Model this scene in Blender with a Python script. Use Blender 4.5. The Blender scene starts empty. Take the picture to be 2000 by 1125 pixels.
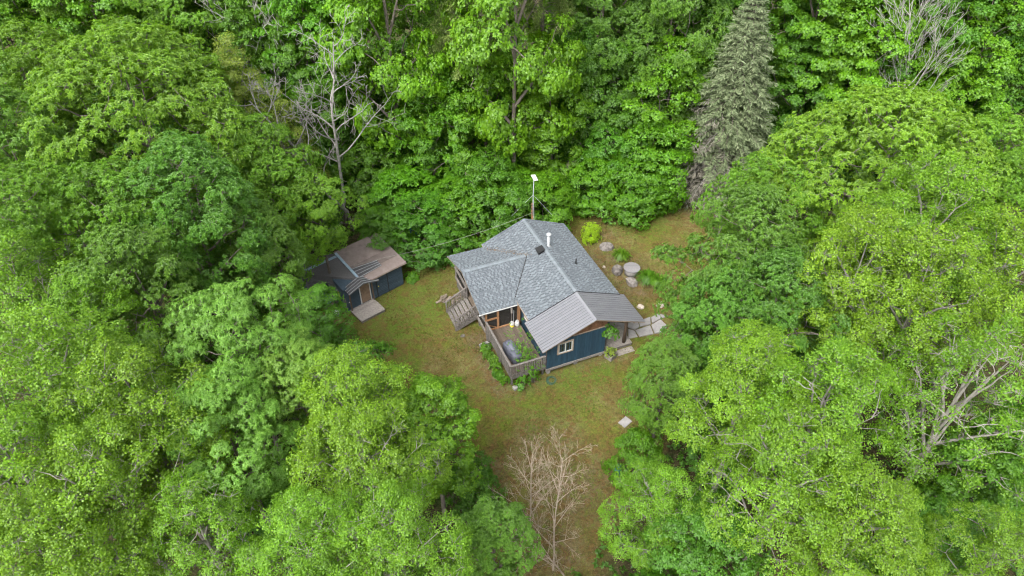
import bpy, math, random
import numpy as np
from mathutils import Vector, Matrix

# ------------------------------------------------------------------ camera, sky, sun, exposure
SC = bpy.context.scene
COL = SC.collection
cam_d = bpy.data.cameras.new('camera')
cam_d.sensor_width = 36.0
cam_d.lens = 36.0 * 1385.2 / 2000.0
cam_d.clip_end = 3000
cam = bpy.data.objects.new('camera', cam_d)
COL.objects.link(cam)
cam.location = (0, 0, 35.723)
cam.rotation_euler = (math.radians(90 - 41.347), 0, 0)
SC.camera = cam

SUN_ELEV, SUN_AZ = math.radians(52), math.radians(-148)    # azimuth from +Y, clockwise positive
W = bpy.data.worlds.new('World'); SC.world = W
W.use_nodes = True
nt = W.node_tree; nt.nodes.clear()
sky = nt.nodes.new('ShaderNodeTexSky'); sky.sky_type = 'NISHITA'; sky.sun_disc = False
sky.sun_elevation = SUN_ELEV; sky.sun_rotation = SUN_AZ
sky.air_density = 1.0; sky.dust_density = 4.0; sky.ozone_density = 1.0
hs = nt.nodes.new('ShaderNodeHueSaturation'); hs.inputs['Saturation'].default_value = 0.12
bg = nt.nodes.new('ShaderNodeBackground'); bg.inputs['Strength'].default_value = 0.15
wo = nt.nodes.new('ShaderNodeOutputWorld')
nt.links.new(sky.outputs[0], hs.inputs['Color']); nt.links.new(hs.outputs[0], bg.inputs['Color'])
nt.links.new(bg.outputs[0], wo.inputs['Surface'])
sun_d = bpy.data.lights.new('sun', 'SUN'); sun_d.energy = 1.0; sun_d.angle = math.radians(35); sun_d.color = (1.0, .965, .9)
sun = bpy.data.objects.new('sun', sun_d); COL.objects.link(sun)
_sd = Vector((math.sin(SUN_AZ) * math.cos(SUN_ELEV), math.cos(SUN_AZ) * math.cos(SUN_ELEV), math.sin(SUN_ELEV)))
sun.rotation_euler = _sd.to_track_quat('Z', 'Y').to_euler()
sun.location = (-40, -20, 60)
SC.view_settings.view_transform = 'Standard'; SC.view_settings.look = 'None'
SC.view_settings.exposure = 1.92; SC.view_settings.gamma = 1.0; SC.view_settings.use_curve_mapping = False
SC.render.engine = 'CYCLES'
SC.cycles.max_bounces = 6; SC.cycles.diffuse_bounces = 4; SC.cycles.transmission_bounces = 4; SC.cycles.glossy_bounces = 2
SC.cycles.use_denoising = True; SC.cycles.use_adaptive_sampling = True; SC.cycles.adaptive_threshold = .035; SC.cycles.adaptive_min_samples = 20
SC.cycles.pixel_filter_type = 'BLACKMAN_HARRIS'; SC.cycles.filter_width = 1.25
SC.cycles.sample_clamp_indirect = 6

# ------------------------------------------------------------------ helpers
R = random.Random(7)
def link(o, parent=None):
    COL.objects.link(o)
    if parent is not None: o.parent = parent
    return o
def tag(o, label=None, cat=None, group=None, kind=None):
    if label: o['label'] = label
    if cat: o['category'] = cat
    if group: o['group'] = group
    if kind: o['kind'] = kind
    return o
def empty(name, loc=(0, 0, 0), rz=0.0):
    o = bpy.data.objects.new(name, None); o.empty_display_size = .3
    o.location = loc; o.rotation_euler = (0, 0, rz)
    return link(o)
def mesh_np(name, V, faces_flat, sizes, mat=None, smooth=False, midx=None):
    me = bpy.data.meshes.new(name)
    V = np.ascontiguousarray(V, dtype=np.float32); fl = np.ascontiguousarray(faces_flat, dtype=np.int32); sz = np.ascontiguousarray(sizes, dtype=np.int32)
    me.vertices.add(len(V)); me.vertices.foreach_set('co', V.ravel())
    me.loops.add(len(fl)); me.loops.foreach_set('vertex_index', fl)
    me.polygons.add(len(sz)); st = np.zeros(len(sz), np.int32); st[1:] = np.cumsum(sz)[:-1]
    me.polygons.foreach_set('loop_start', st)
    if midx is not None: me.polygons.foreach_set('material_index', np.ascontiguousarray(midx, dtype=np.int32))
    me.polygons.foreach_set('use_smooth', np.full(len(sz), smooth, dtype=bool))
    me.update(calc_edges=True)
    for m in (mat if isinstance(mat, (list, tuple)) else [mat]):
        if m: me.materials.append(m)
    return me
class MB:
    def __init__(s): s.v = []; s.f = []; s.m = []
    def add(s, vs, fs, mi=0):
        b = len(s.v); s.v += [tuple(v) for v in vs]
        for f in fs: s.f.append([i + b for i in f]); s.m.append(mi)
        return s
    def hexa(s, p, mi=0):      # 8 points: bottom ring 0-3 ccw, top ring 4-7
        return s.add(p, [(3, 2, 1, 0), (4, 5, 6, 7), (0, 1, 5, 4), (1, 2, 6, 5), (2, 3, 7, 6), (3, 0, 4, 7)], mi)
    def box(s, x0, x1, y0, y1, z0, z1, mi=0):
        return s.hexa([(x0, y0, z0), (x1, y0, z0), (x1, y1, z0), (x0, y1, z0), (x0, y0, z1), (x1, y0, z1), (x1, y1, z1), (x0, y1, z1)], mi)
    def beam(s, a, b, w, h, mi=0, up=(0, 0, 1)):
        a, b = Vector(a), Vector(b); d = (b - a).normalized(); u = Vector(up)
        sd = d.cross(u); sd = sd.normalized() if sd.length > 1e-4 else Vector((1, 0, 0)); uu = sd.cross(d)
        q = [(-1, -1), (1, -1), (1, 1), (-1, 1)]
        ps = [a + sd * (i * w / 2) + uu * (j * h / 2) for i, j in q] + [b + sd * (i * w / 2) + uu * (j * h / 2) for i, j in q]
        return s.add(ps, [(0, 1, 2, 3), (7, 6, 5, 4), (0, 4, 5, 1), (1, 5, 6, 2), (2, 6, 7, 3), (3, 7, 4, 0)], mi)
    def tube(s, pts, rad, n=6, cap=True, mi=0):
        pts = [Vector(p) for p in pts]; b = len(s.v); k = len(pts)
        if not hasattr(rad, '__len__'): rad = [rad] * k
        ref = Vector((.31, .17, .93))
        for i, p in enumerate(pts):
            d = (pts[min(i + 1, k - 1)] - pts[max(i - 1, 0)]).normalized()
            sd = d.cross(ref)
            if sd.length < .2: sd = d.cross(Vector((1, 0, 0)))
            sd.normalize(); u = sd.cross(d)
            for j in range(n):
                a = 2 * math.pi * j / n
                s.v.append(tuple(p + (sd * math.cos(a) + u * math.sin(a)) * rad[i]))
        for i in range(k - 1):
            for j in range(n):
                s.f.append([b + i * n + j, b + i * n + (j + 1) % n, b + (i + 1) * n + (j + 1) % n, b + (i + 1) * n + j]); s.m.append(mi)
        if cap:
            s.f.append([b + j for j in range(n)][::-1]); s.m.append(mi)
            s.f.append([b + (k - 1) * n + j for j in range(n)]); s.m.append(mi)
        return s
    def lathe(s, prof, n=16, c=(0, 0), mi=0):
        b = len(s.v)
        for r, z in prof:
            for j in range(n):
                a = 2 * math.pi * j / n; s.v.append((c[0] + r * math.cos(a), c[1] + r * math.sin(a), z))
        for i in range(len(prof) - 1):
            for j in range(n):
                s.f.append([b + i * n + j, b + i * n + (j + 1) % n, b + (i + 1) * n + (j + 1) % n, b + (i + 1) * n + j]); s.m.append(mi)
        s.f.append([b + j for j in range(n)][::-1]); s.m.append(mi)
        s.f.append([b + (len(prof) - 1) * n + j for j in range(n)]); s.m.append(mi)
        return s
    def prism(s, poly, z0, z1, mi=0):
        n = len(poly); b = len(s.v)
        s.v += [(x, y, z0) for x, y in poly] + [(x, y, z1) for x, y in poly]
        s.f.append([b + i for i in range(n)][::-1]); s.f.append([b + n + i for i in range(n)])
        s.m += [mi, mi]
        for i in range(n):
            j = (i + 1) % n; s.f.append([b + i, b + j, b + n + j, b + n + i]); s.m.append(mi)
        return s
    def mesh(s, name, mat, smooth=False):
        fl = [i for f in s.f for i in f]; sz = [len(f) for f in s.f]
        return mesh_np(name, np.array(s.v), fl, sz, mat, smooth, s.m)
    def build(s, name, mat, parent=None, smooth=False, loc=None):
        o = bpy.data.objects.new(name, s.mesh(name, mat, smooth)); link(o, parent)
        if loc: o.location = loc
        return o
def inst(name, me, parent, loc=(0, 0, 0), rot=(0, 0, 0), scale=(1, 1, 1)):
    o = bpy.data.objects.new(name, me); o.location = loc; o.rotation_euler = rot; o.scale = scale
    return link(o, parent)
UNIT = {}
def plank(name, parent, mat, c, size, rot=(0, 0, 0)):     # shared unit box scaled to a board
    k = mat.name
    if k not in UNIT:
        UNIT[k] = MB().box(-.5, .5, -.5, .5, -.5, .5).mesh('board_' + k, mat)
    return inst(name, UNIT[k], parent, c, rot, size)

# ------------------------------------------------------------------ materials
def newmat(name):
    m = bpy.data.materials.new(name); m.use_nodes = True; n = m.node_tree.nodes; n.clear()
    return m, m.node_tree, n
def ramp(nt, fac, stops):
    r = nt.nodes.new('ShaderNodeValToRGB'); e = r.color_ramp.elements
    e[0].position, e[0].color = stops[0][0], (*stops[0][1], 1); e[1].position, e[1].color = stops[-1][0], (*stops[-1][1], 1)
    for p, c in stops[1:-1]:
        x = e.new(p); x.color = (*c, 1)
    nt.links.new(fac, r.inputs[0]); return r.outputs[0]
def noise(nt, vec, scale, detail=3, rough=.55, dist=0):
    t = nt.nodes.new('ShaderNodeTexNoise'); t.inputs['Scale'].default_value = scale; t.inputs['Detail'].default_value = detail
    t.inputs['Roughness'].default_value = rough; t.inputs['Distortion'].default_value = dist
    nt.links.new(vec, t.inputs['Vector']); return t.outputs['Fac']
def mixc(nt, fac, a, b, mode='MIX'):
    m = nt.nodes.new('ShaderNodeMix'); m.data_type = 'RGBA'; m.blend_type = mode
    for sk, v in ((m.inputs[0], fac), (m.inputs[6], a), (m.inputs[7], b)):
        if isinstance(v, (int, float)): sk.default_value = v
        elif isinstance(v, tuple): sk.default_value = (*v, 1)
        else: nt.links.new(v, sk)
    return m.outputs[2]
def mapr(nt, v, a, b, c, d):
    m = nt.nodes.new('ShaderNodeMapRange'); m.inputs[1].default_value = a; m.inputs[2].default_value = b; m.inputs[3].default_value = c; m.inputs[4].default_value = d
    nt.links.new(v, m.inputs[0]); return m.outputs[0]
def coords(nt, kind='Object', scale=(1, 1, 1)):
    t = nt.nodes.new('ShaderNodeTexCoord'); mp = nt.nodes.new('ShaderNodeMapping'); mp.inputs['Scale'].default_value = scale
    nt.links.new(t.outputs[kind], mp.inputs[0]); return mp.outputs[0]
def worldpos(nt, scale=(1, 1, 1)):
    t = nt.nodes.new('ShaderNodeNewGeometry'); mp = nt.nodes.new('ShaderNodeMapping'); mp.inputs['Scale'].default_value = scale
    nt.links.new(t.outputs['Position'], mp.inputs[0]); return mp.outputs[0]
def finish(m, nt, col, rough=.8, bump=None, bstr=.3, bdist=.02, spec=.3, metal=0):
    b = nt.nodes.new('ShaderNodeBsdfPrincipled'); o = nt.nodes.new('ShaderNodeOutputMaterial')
    if isinstance(col, tuple): b.inputs['Base Color'].default_value = (*col, 1)
    else: nt.links.new(col, b.inputs['Base Color'])
    if isinstance(rough, (int, float)): b.inputs['Roughness'].default_value = rough
    else: nt.links.new(rough, b.inputs['Roughness'])
    b.inputs['Specular IOR Level'].default_value = spec; b.inputs['Metallic'].default_value = metal
    if bump is not None:
        bp = nt.nodes.new('ShaderNodeBump'); bp.inputs['Strength'].default_value = bstr; bp.inputs['Distance'].default_value = bdist
        nt.links.new(bump, bp.inputs['Height']); nt.links.new(bp.outputs[0], b.inputs['Normal'])
    nt.links.new(b.outputs[0], o.inputs['Surface']); return m
def objrand(nt):
    return nt.nodes.new('ShaderNodeObjectInfo').outputs['Random']
def islrand(nt):
    return nt.nodes.new('ShaderNodeNewGeometry').outputs['Random Per Island']
def varied(name, dark, light, scale=(3, 3, 3), rough=.8, nscale=4, rnd='obj', rv=.25, bstr=.25, spec=.3, metal=0):
    """noise-mottled colour between dark and light, brightness varied per board or per island"""
    m, nt, n = newmat(name)
    f = noise(nt, worldpos(nt, scale), nscale, 4, .6)
    c = ramp(nt, f, [(.3, dark), (.7, light)])
    r = objrand(nt) if rnd == 'obj' else islrand(nt)
    v = mapr(nt, r, 0, 1, 1 - rv, 1 + rv)
    h = nt.nodes.new('ShaderNodeHueSaturation'); nt.links.new(c, h.inputs['Color']); nt.links.new(v, h.inputs['Value'])
    return finish(m, nt, h.outputs[0], rough, f, bstr, .01, spec, metal)
def leafmat(name, a, b, c, trans=.46, hv=.009, clump=.9):
    """leaf: colour differs leaf by leaf (a,b,c), slightly tree by tree; light passes through"""
    m, nt, n = newmat(name)
    col = ramp(nt, islrand(nt), [(0, a), (.55, b), (1, c)])
    h = nt.nodes.new('ShaderNodeHueSaturation'); nt.links.new(col, h.inputs['Color'])
    r = objrand(nt)
    nt.links.new(mapr(nt, r, 0, 1, .5 - hv, .5 + hv), h.inputs['Hue'])
    f = noise(nt, worldpos(nt), clump, 2)
    mm = nt.nodes.new('ShaderNodeMath'); mm.operation = 'MULTIPLY'
    nt.links.new(mapr(nt, f, .3, .7, .8, 1.2), mm.inputs[0])
    wn = nt.nodes.new('ShaderNodeTexWhiteNoise'); wn.noise_dimensions = '1D'; nt.links.new(r, wn.inputs['W'])
    nt.links.new(mapr(nt, wn.outputs['Value'], 0, 1, .92, 1.1), mm.inputs[1])
    nt.links.new(mm.outputs[0], h.inputs['Value'])
    d = nt.nodes.new('ShaderNodeBsdfDiffuse'); t = nt.nodes.new('ShaderNodeBsdfTranslucent'); g = nt.nodes.new('ShaderNodeBsdfGlossy')
    g.inputs['Roughness'].default_value = .45; g.inputs['Color'].default_value = (.9, .95, .9, 1)
    nt.links.new(h.outputs[0], d.inputs['Color'])
    tw = mixc(nt, 1.0, h.outputs[0], (1.25, 1.3, .55), 'MULTIPLY'); nt.links.new(tw, t.inputs['Color'])
    m1 = nt.nodes.new('ShaderNodeMixShader'); m1.inputs[0].default_value = trans
    nt.links.new(d.outputs[0], m1.inputs[1]); nt.links.new(t.outputs[0], m1.inputs[2])
    m2 = nt.nodes.new('ShaderNodeMixShader'); m2.inputs[0].default_value = .022
    nt.links.new(m1.outputs[0], m2.inputs[1]); nt.links.new(g.outputs[0], m2.inputs[2])
    o = nt.nodes.new('ShaderNodeOutputMaterial'); nt.links.new(m2.outputs[0], o.inputs['Surface'])
    return m

M = {}
M['shingle_dark'] = varied('shingle_dark', (.058, .067, .076), (.076, .086, .096), rough=.95, rnd='isl', rv=.2)
M['shingle'] = varied('shingle', (.094, .107, .120), (.118, .133, .147), rough=.95, nscale=1.2, rnd='isl', rv=.22)
M['ridge_shingle'] = varied('ridge_shingle', (.120, .137, .152), (.145, .163, .178), rough=.95, rv=.12)
M['metal_roof'] = varied('metal_roof', (.125, .127, .140), (.145, .147, .160), rough=.33, nscale=.8, rv=.05, bstr=.03, spec=.6)
M['navy'] = varied('navy', (.012, .034, .056), (.020, .048, .075), rough=.7, rv=.18, scale=(6, 6, .7), nscale=3)
M['slate_blue'] = varied('slate_blue', (.030, .048, .066), (.048, .072, .094), rough=.75, rv=.15, nscale=2)
M['grey_wood'] = varied('grey_wood', (.09, .08, .072), (.20, .18, .165), rough=.9, rv=.22, nscale=3)
M['brown_deck'] = varied('brown_deck', (.066, .050, .036), (.125, .098, .074), rough=.85, rv=.2, nscale=3)
M['pale_wood'] = varied('pale_wood', (.17, .15, .135), (.29, .26, .235), rough=.9, rv=.14, nscale=3)
M['cedar'] = varied('cedar', (.19, .095, .045), (.32, .175, .09), rough=.7, rv=.15, scale=(3, 3, 1))
M['cedar_dark'] = varied('cedar_dark', (.085, .042, .024), (.15, .075, .04), rough=.8, rv=.15)
M['log_brown'] = varied('log_brown', (.055, .038, .026), (.10, .07, .048), rough=.8, scale=(6, 6, .6))
M['trim_wood'] = varied('trim_wood', (.20, .15, .11), (.30, .24, .19), rough=.8)
M['white'] = varied('white', (.40, .40, .395), (.50, .50, .49), rough=.5, rv=.04, bstr=.02)
M['steel'] = varied('steel', (.20, .21, .22), (.36, .37, .38), rough=.4, metal=.3, rv=.05, bstr=.02)
M['black'] = varied('black', (.012, .012, .013), (.02, .02, .022), rough=.6, rv=.1, bstr=.05)
M['screen'] = varied('screen', (.035, .033, .030), (.055, .052, .048), rough=.8, rv=.1, bstr=.02)
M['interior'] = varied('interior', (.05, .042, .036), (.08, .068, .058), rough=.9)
M['yellow'] = varied('yellow', (.62, .52, .02), (.72, .62, .04), rough=.45, rv=.05, bstr=.02)
M['concrete'] = varied('concrete', (.20, .19, .18), (.30, .285, .27), rough=.95, nscale=2)
M['pale_stone'] = varied('pale_stone', (.19, .18, .178), (.26, .248, .243), rough=.9, nscale=1.5, rv=.14)
M['rock'] = varied('rock', (.075, .065, .058), (.19, .172, .16), rough=.95, nscale=1.6, rv=.18, bstr=.6)
M['cream_rock'] = varied('cream_rock', (.26, .22, .18), (.40, .35, .30), rough=.95, nscale=2, rv=.1, bstr=.5)
M['table_wood'] = varied('table_wood', (.13, .125, .13), (.17, .163, .168), rough=.85, rv=.12)
M['tarp'] = varied('tarp', (.070, .074, .098), (.105, .11, .14), rough=.6, nscale=1.5)
M['brown_felt'] = varied('brown_felt', (.105, .083, .074), (.150, .122, .112), rough=.95, nscale=.9, bstr=.15)
M['old_shingle'] = varied('old_shingle', (.058, .056, .056), (.085, .082, .082), rough=.95, rnd='isl', rv=.3)
M['blue_flash'] = varied('blue_flash', (.13, .18, .22), (.19, .25, .30), rough=.6, nscale=2)
M['corrugated'] = varied('corrugated', (.075, .075, .08), (.11, .11, .118), rough=.4, nscale=2, rv=.05)
M['pale_metal'] = varied('pale_metal', (.26, .27, .28), (.36, .37, .38), rough=.4, rv=.05)
M['teal'] = varied('teal', (.05, .15, .16), (.22, .32, .33), rough=.6, nscale=3)
M['teal_plastic'] = varied('teal_plastic', (.01, .12, .17), (.02, .17, .23), rough=.4, rv=.05)
M['blue_tarp'] = varied('blue_tarp', (.005, .07, .16), (.01, .11, .24), rough=.5)
M['hose'] = varied('hose', (.012, .035, .02), (.025, .055, .032), rough=.5)
M['rust'] = varied('rust', (.10, .055, .035), (.16, .10, .07), rough=.9)
M['split_log'] = varied('split_log', (.11, .085, .065), (.22, .18, .145), rough=.9, rv=.3)
M['snag_wood'] = varied('snag_wood', (.32, .17, .06), (.48, .28, .12), rough=.9)
M['door_ply'] = varied('door_ply', (.15, .10, .065), (.25, .175, .12), rough=.8, nscale=1.5)
m, nt_, _ = newmat('glass'); M['glass'] = finish(m, nt_, (.02, .025, .025), .06, spec=.8)
M['bark_grey'] = varied('bark_grey', (.11, .10, .086), (.25, .235, .205), rough=.95, scale=(2, 2, .6), nscale=3, bstr=.5)
M['bark_pale'] = varied('bark_pale', (.19, .175, .145), (.36, .34, .30), rough=.95, scale=(2, 2, .6), nscale=3, bstr=.5)
M['bark_brown'] = varied('bark_brown', (.075, .062, .05), (.16, .138, .115), rough=.95, scale=(2, 2, .6), nscale=3, bstr=.5)
M['bark_dead'] = varied('bark_dead', (.145, .138, .122), (.30, .288, .262), rough=.95, nscale=2)
M['bark_birch'] = varied('bark_birch', (.165, .125, .095), (.30, .25, .205), rough=.9, scale=(1, 1, 3), nscale=3)
M['needle_dead'] = varied('needle_dead', (.12, .112, .085), (.22, .205, .165), rough=.95, rnd='isl')

M['oak'] = leafmat('oak_leaf', (0.0797, 0.1875, 0.0106), (0.1082, 0.2366, 0.0120), (0.1442, 0.2797, 0.0157))
M['oak_bright'] = leafmat('oak_bright_leaf', (0.1015, 0.2081, 0.0128), (0.1350, 0.2572, 0.0150), (0.1752, 0.3028, 0.0193), hv=.003)
M['oak_dark'] = leafmat('oak_dark_leaf', (0.0646, 0.1587, 0.0141), (0.0864, 0.1976, 0.0170), (0.1159, 0.2363, 0.0226))
M['chestnut'] = leafmat('chestnut_leaf', (0.0959, 0.1979, 0.0200), (0.1276, 0.2484, 0.0264), (0.1713, 0.2986, 0.0428))
M['aspen'] = leafmat('aspen_leaf', (0.0815, 0.1735, 0.0066), (0.1079, 0.2170, 0.0080), (0.1437, 0.2595, 0.0117), .36)
M['maple'] = leafmat('maple_leaf', (0.0630, 0.1696, 0.0053), (0.0860, 0.2150, 0.0060), (0.1170, 0.2584, 0.0079))
M['maple_vivid'] = leafmat('maple_vivid_leaf', (0.0839, 0.1955, 0.0053), (0.1118, 0.2437, 0.0060), (0.1438, 0.2858, 0.0085))
M['maple_dark'] = leafmat('maple_dark_leaf', (0.0480, 0.1378, 0.0076), (0.0638, 0.1728, 0.0090), (0.0870, 0.2076, 0.0115))  # darker leaf copy; its tone also stands for shade in understory and gaps
M['birch'] = leafmat('birch_leaf', (0.1354, 0.1946, 0.0242), (0.1750, 0.2450, 0.0300), (0.2184, 0.2915, 0.0393))
M['pine'] = leafmat('pine_needle', (.090, .140, .030), (.140, .205, .042), (.205, .275, .065), .15)
M['spruce'] = leafmat('spruce_needle', (.084, .116, .056), (.124, .160, .078), (.172, .208, .114), .08)
M['fern'] = leafmat('fern_leaf', (0.0598, 0.1496, 0.0086), (0.0850, 0.2000, 0.0100), (0.1191, 0.2496, 0.0125))
M['lime'] = leafmat('lime_leaf', (0.1696, 0.3052, 0.0066), (0.2200, 0.3700, 0.0080), (0.2820, 0.4320, 0.0092))
M['undergrowth'] = leafmat('undergrowth_leaf', (0.0456, 0.1176, 0.0106), (0.0600, 0.1500, 0.0120), (0.0817, 0.1841, 0.0157))
M['petal'] = leafmat('petal', (.55, .55, .50), (.65, .65, .60), (.75, .75, .72), .2)
M['litter'] = varied('litter', (.07, .048, .03), (.16, .115, .075), rough=.95, rnd='isl', rv=.4)

# ------------------------------------------------------------------ ground
HX, HY, HYAW = .874, 43.443, math.radians(22.508)         # cabin: ridge's far end
HC, HS = math.cos(HYAW), math.sin(HYAW)
def hw(u, v):                                             # cabin frame (u across, v along towards the viewer) to world
    return HX + u * HC + v * HS, HY + u * HS - v * HC
def smooth(a, b, x):
    t = np.clip((x - a) / (b - a), 0, 1); return t * t * (3 - 2 * t)
def vnoise(x, y, s, seed=0):
    rr = np.random.default_rng(seed); o = 0
    for k in range(4):
        a, b, c = rr.uniform(0, 6.28, 3); w = rr.uniform(.6, 1.4)
        o = o + np.sin(x * s * w * math.cos(a) + y * s * w * math.sin(a) + b) * np.sin(-x * s * w * math.sin(a) + y * s * w * math.cos(a) + c)
    return o / 2
CLEAR = np.array([(-13.2, 36.0), (-11.6, 33.2), (-8.5, 30.2), (-5.2, 27.6), (-3.0, 25.2), (-2.2, 22), (-1.2, 17.2), (1.5, 16.2), (4.6, 18.5), (6.5, 22),
                  (9.0, 26.5), (9.5, 31), (13, 34), (16, 39), (17, 45), (18.2, 51.2), (14, 54), (10.8, 53.6), (6.7, 51.3), (3, 49.3), (0, 48.3), (-4.5, 46.8), (-8.2, 44.6), (-12, 46), (-16.5, 42), (-16, 38)])
def clear_dist(x, y):
    """signed distance to the clearing's edge, negative inside"""
    x = np.asarray(x, float); y = np.asarray(y, float); d = np.full(x.shape, 1e9); ins = np.zeros(x.shape, bool)
    n = len(CLEAR)
    for i in range(n):
        a = CLEAR[i]; b = CLEAR[(i + 1) % n]; e = b - a
        t = np.clip(((x - a[0]) * e[0] + (y - a[1]) * e[1]) / (e @ e), 0, 1)
        d = np.minimum(d, np.hypot(x - a[0] - t * e[0], y - a[1] - t * e[1]))
        c = ((a[1] > y) != (b[1] > y)) & (x < (b[0] - a[0]) * (y - a[1]) / (b[1] - a[1] + 1e-12) + a[0]); ins ^= c
    return np.where(ins, -d, d)
def ground_z(x, y):
    x = np.asarray(x, float); y = np.asarray(y, float)
    u = (x - HX) * HC + (y - HY) * HS
    out = smooth(0, 8, clear_dist(x, y))
    return .27 * smooth(-6.5, 1.5, u) + .05 * vnoise(x, y, .55, 3) * (.35 + out) + .5 * out * vnoise(x, y, .16, 5) * .6
def gz(x, y): return float(ground_z(np.array([x]), np.array([y]))[0])

gx = np.concatenate([-np.geomspace(900, 46, 14), np.arange(-45, 45.1, .5), np.geomspace(46, 900, 14)])
gy = np.concatenate([-np.geomspace(600, 6, 12), np.arange(-5, 105.1, .5), np.geomspace(107, 1200, 14)])
XX, YY = np.meshgrid(gx, gy); nx, ny = len(gx), len(gy)
ZZ = ground_z(XX.ravel(), YY.ravel())
idx = np.arange(nx * ny).reshape(ny, nx)
q = np.stack([idx[:-1, :-1], idx[:-1, 1:], idx[1:, 1:], idx[1:, :-1]], -1).reshape(-1, 4)
m, nt, _ = newmat('ground')
at = nt.nodes.new('ShaderNodeAttribute'); at.attribute_name = 'cover'
P = worldpos(nt)
n1 = noise(nt, P, .30, 4, .62, .5); n2 = noise(nt, P, .75, 4, .62, .5); n3 = noise(nt, P, 5.5, 5, .7); n4 = noise(nt, P, 17, 3, .75); n5 = noise(nt, P, 2.1, 5, .72, .8)
moss = ramp(nt, n2, [(.30, (.058, .050, .013)), (.44, (.078, .077, .015)), (.55, (.078, .088, .013)), (.68, (.058, .090, .010))])
dry = ramp(nt, n2, [(.28, (.072, .062, .021)), (.48, (.094, .084, .028)), (.62, (.124, .108, .044)), (.75, (.088, .094, .020))])
lawn = mixc(nt, ramp(nt, n1, [(.40, (0, 0, 0)), (.60, (1, 1, 1))]), moss, dry)
sx = nt.nodes.new('ShaderNodeSeparateColor'); nt.links.new(at.outputs['Color'], sx.inputs[0])
soil = ramp(nt, n2, [(.3, (.056, .040, .024)), (.6, (.105, .078, .048))])
dk = nt.nodes.new('ShaderNodeMath'); dk.operation = 'MULTIPLY'; nt.links.new(sx.outputs[1], dk.inputs[0]); nt.links.new(mapr(nt, n2, .35, .6, .35, 1), dk.inputs[1])
lawn = mixc(nt, dk.outputs[0], lawn, soil)
gr = nt.nodes.new('ShaderNodeMath'); gr.operation = 'MULTIPLY'; nt.links.new(sx.outputs[2], gr.inputs[0]); nt.links.new(mapr(nt, n2, .3, .55, .25, 1), gr.inputs[1])
lawn = mixc(nt, gr.outputs[0], lawn, (.058, .098, .012))
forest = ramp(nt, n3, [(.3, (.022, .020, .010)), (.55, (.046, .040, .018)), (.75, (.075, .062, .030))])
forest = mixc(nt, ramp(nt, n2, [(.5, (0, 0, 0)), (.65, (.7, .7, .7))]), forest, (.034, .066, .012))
lawn = mixc(nt, ramp(nt, n5, [(.48, (0, 0, 0)), (.58, (.85, .85, .85))]), lawn, mixc(nt, n3, (.066, .040, .014), (.118, .074, .028)))
lawn = mixc(nt, ramp(nt, n5, [(.34, (.8, .8, .8)), (.45, (0, 0, 0))]), lawn, mixc(nt, n3, (.058, .088, .009), (.105, .120, .018)))
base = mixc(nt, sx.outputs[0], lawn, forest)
fine = mapr(nt, n3, .28, .72, .68, 1.34); fine2 = mapr(nt, n4, .3, .7, .66, 1.40)
fm = nt.nodes.new('ShaderNodeMath'); fm.operation = 'MULTIPLY'; nt.links.new(fine, fm.inputs[0]); nt.links.new(fine2, fm.inputs[1])
hh = nt.nodes.new('ShaderNodeHueSaturation'); nt.links.new(base, hh.inputs['Color']); nt.links.new(fm.outputs[0], hh.inputs['Value'])
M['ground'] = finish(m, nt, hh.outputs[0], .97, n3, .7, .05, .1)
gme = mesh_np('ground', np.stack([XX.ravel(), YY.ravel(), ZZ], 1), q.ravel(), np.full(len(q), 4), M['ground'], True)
cd = clear_dist(XX.ravel(), YY.ravel()) + .5 * vnoise(XX.ravel(), YY.ravel(), 1.3, 8)
def spot(x, y, r): return 1 - smooth(r * .35, r, np.hypot(XX.ravel() - x, YY.ravel() - y))
uu = (XX.ravel() - HX) * HC + (YY.ravel() - HY) * HS; vv = (XX.ravel() - HX) * HS - (YY.ravel() - HY) * HC
soilm = np.maximum.reduce([spot(8.0, 43.6, 3.2), spot(9.2, 40.5, 2.6), spot(16.2, 50.5, 2.0), spot(1.5, 19, 4.2) * .8, spot(-4.6, 45.6, 2.2), .9 * spot(8, 47, 1.2),
                          spot(-2.0, 34.5, 1.6), (1 - smooth(.2, 1.0, np.abs(vv - 11.75))) * (1 - smooth(3.2, 4.5, np.abs(uu + 1.5))), (1 - smooth(.3, 1.3, np.abs(uu + 6.2))) * (1 - smooth(2.6, 3.6, np.abs(vv - 8.8))), .8 * spot(4.5, 23, 4.2), .7 * spot(2.5, 25.5, 3.6), .6*spot(-1.5,24,2)])
greenm = np.maximum.reduce([.75 * spot(-8.0, 37.5, 4.2), .6 * spot(11, 49, 4.0), .5 * spot(-7, 42, 3.5), .55 * spot(2.5, 30.5, 4.5), spot(-8.2, 36.2, 1.9), spot(-5.6, 38.3, 1.6), .8 * spot(-7.2, 33.0, 1.6), spot(5.8, 31.7, 1.6), spot(3.8, 31.2, 1.6), spot(-6.8, 40.8, 1.6) * .8, .7 * spot(-3.6, 30.2, 1.8), .5 * spot(12, 51, 2.2)])
ca = gme.color_attributes.new('cover', 'FLOAT_COLOR', 'POINT')
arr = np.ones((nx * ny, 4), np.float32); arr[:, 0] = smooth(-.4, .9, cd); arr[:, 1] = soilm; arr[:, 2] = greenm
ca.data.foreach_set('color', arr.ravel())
ground = link(bpy.data.objects.new('ground', gme)); ground['kind'] = 'structure'
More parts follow.
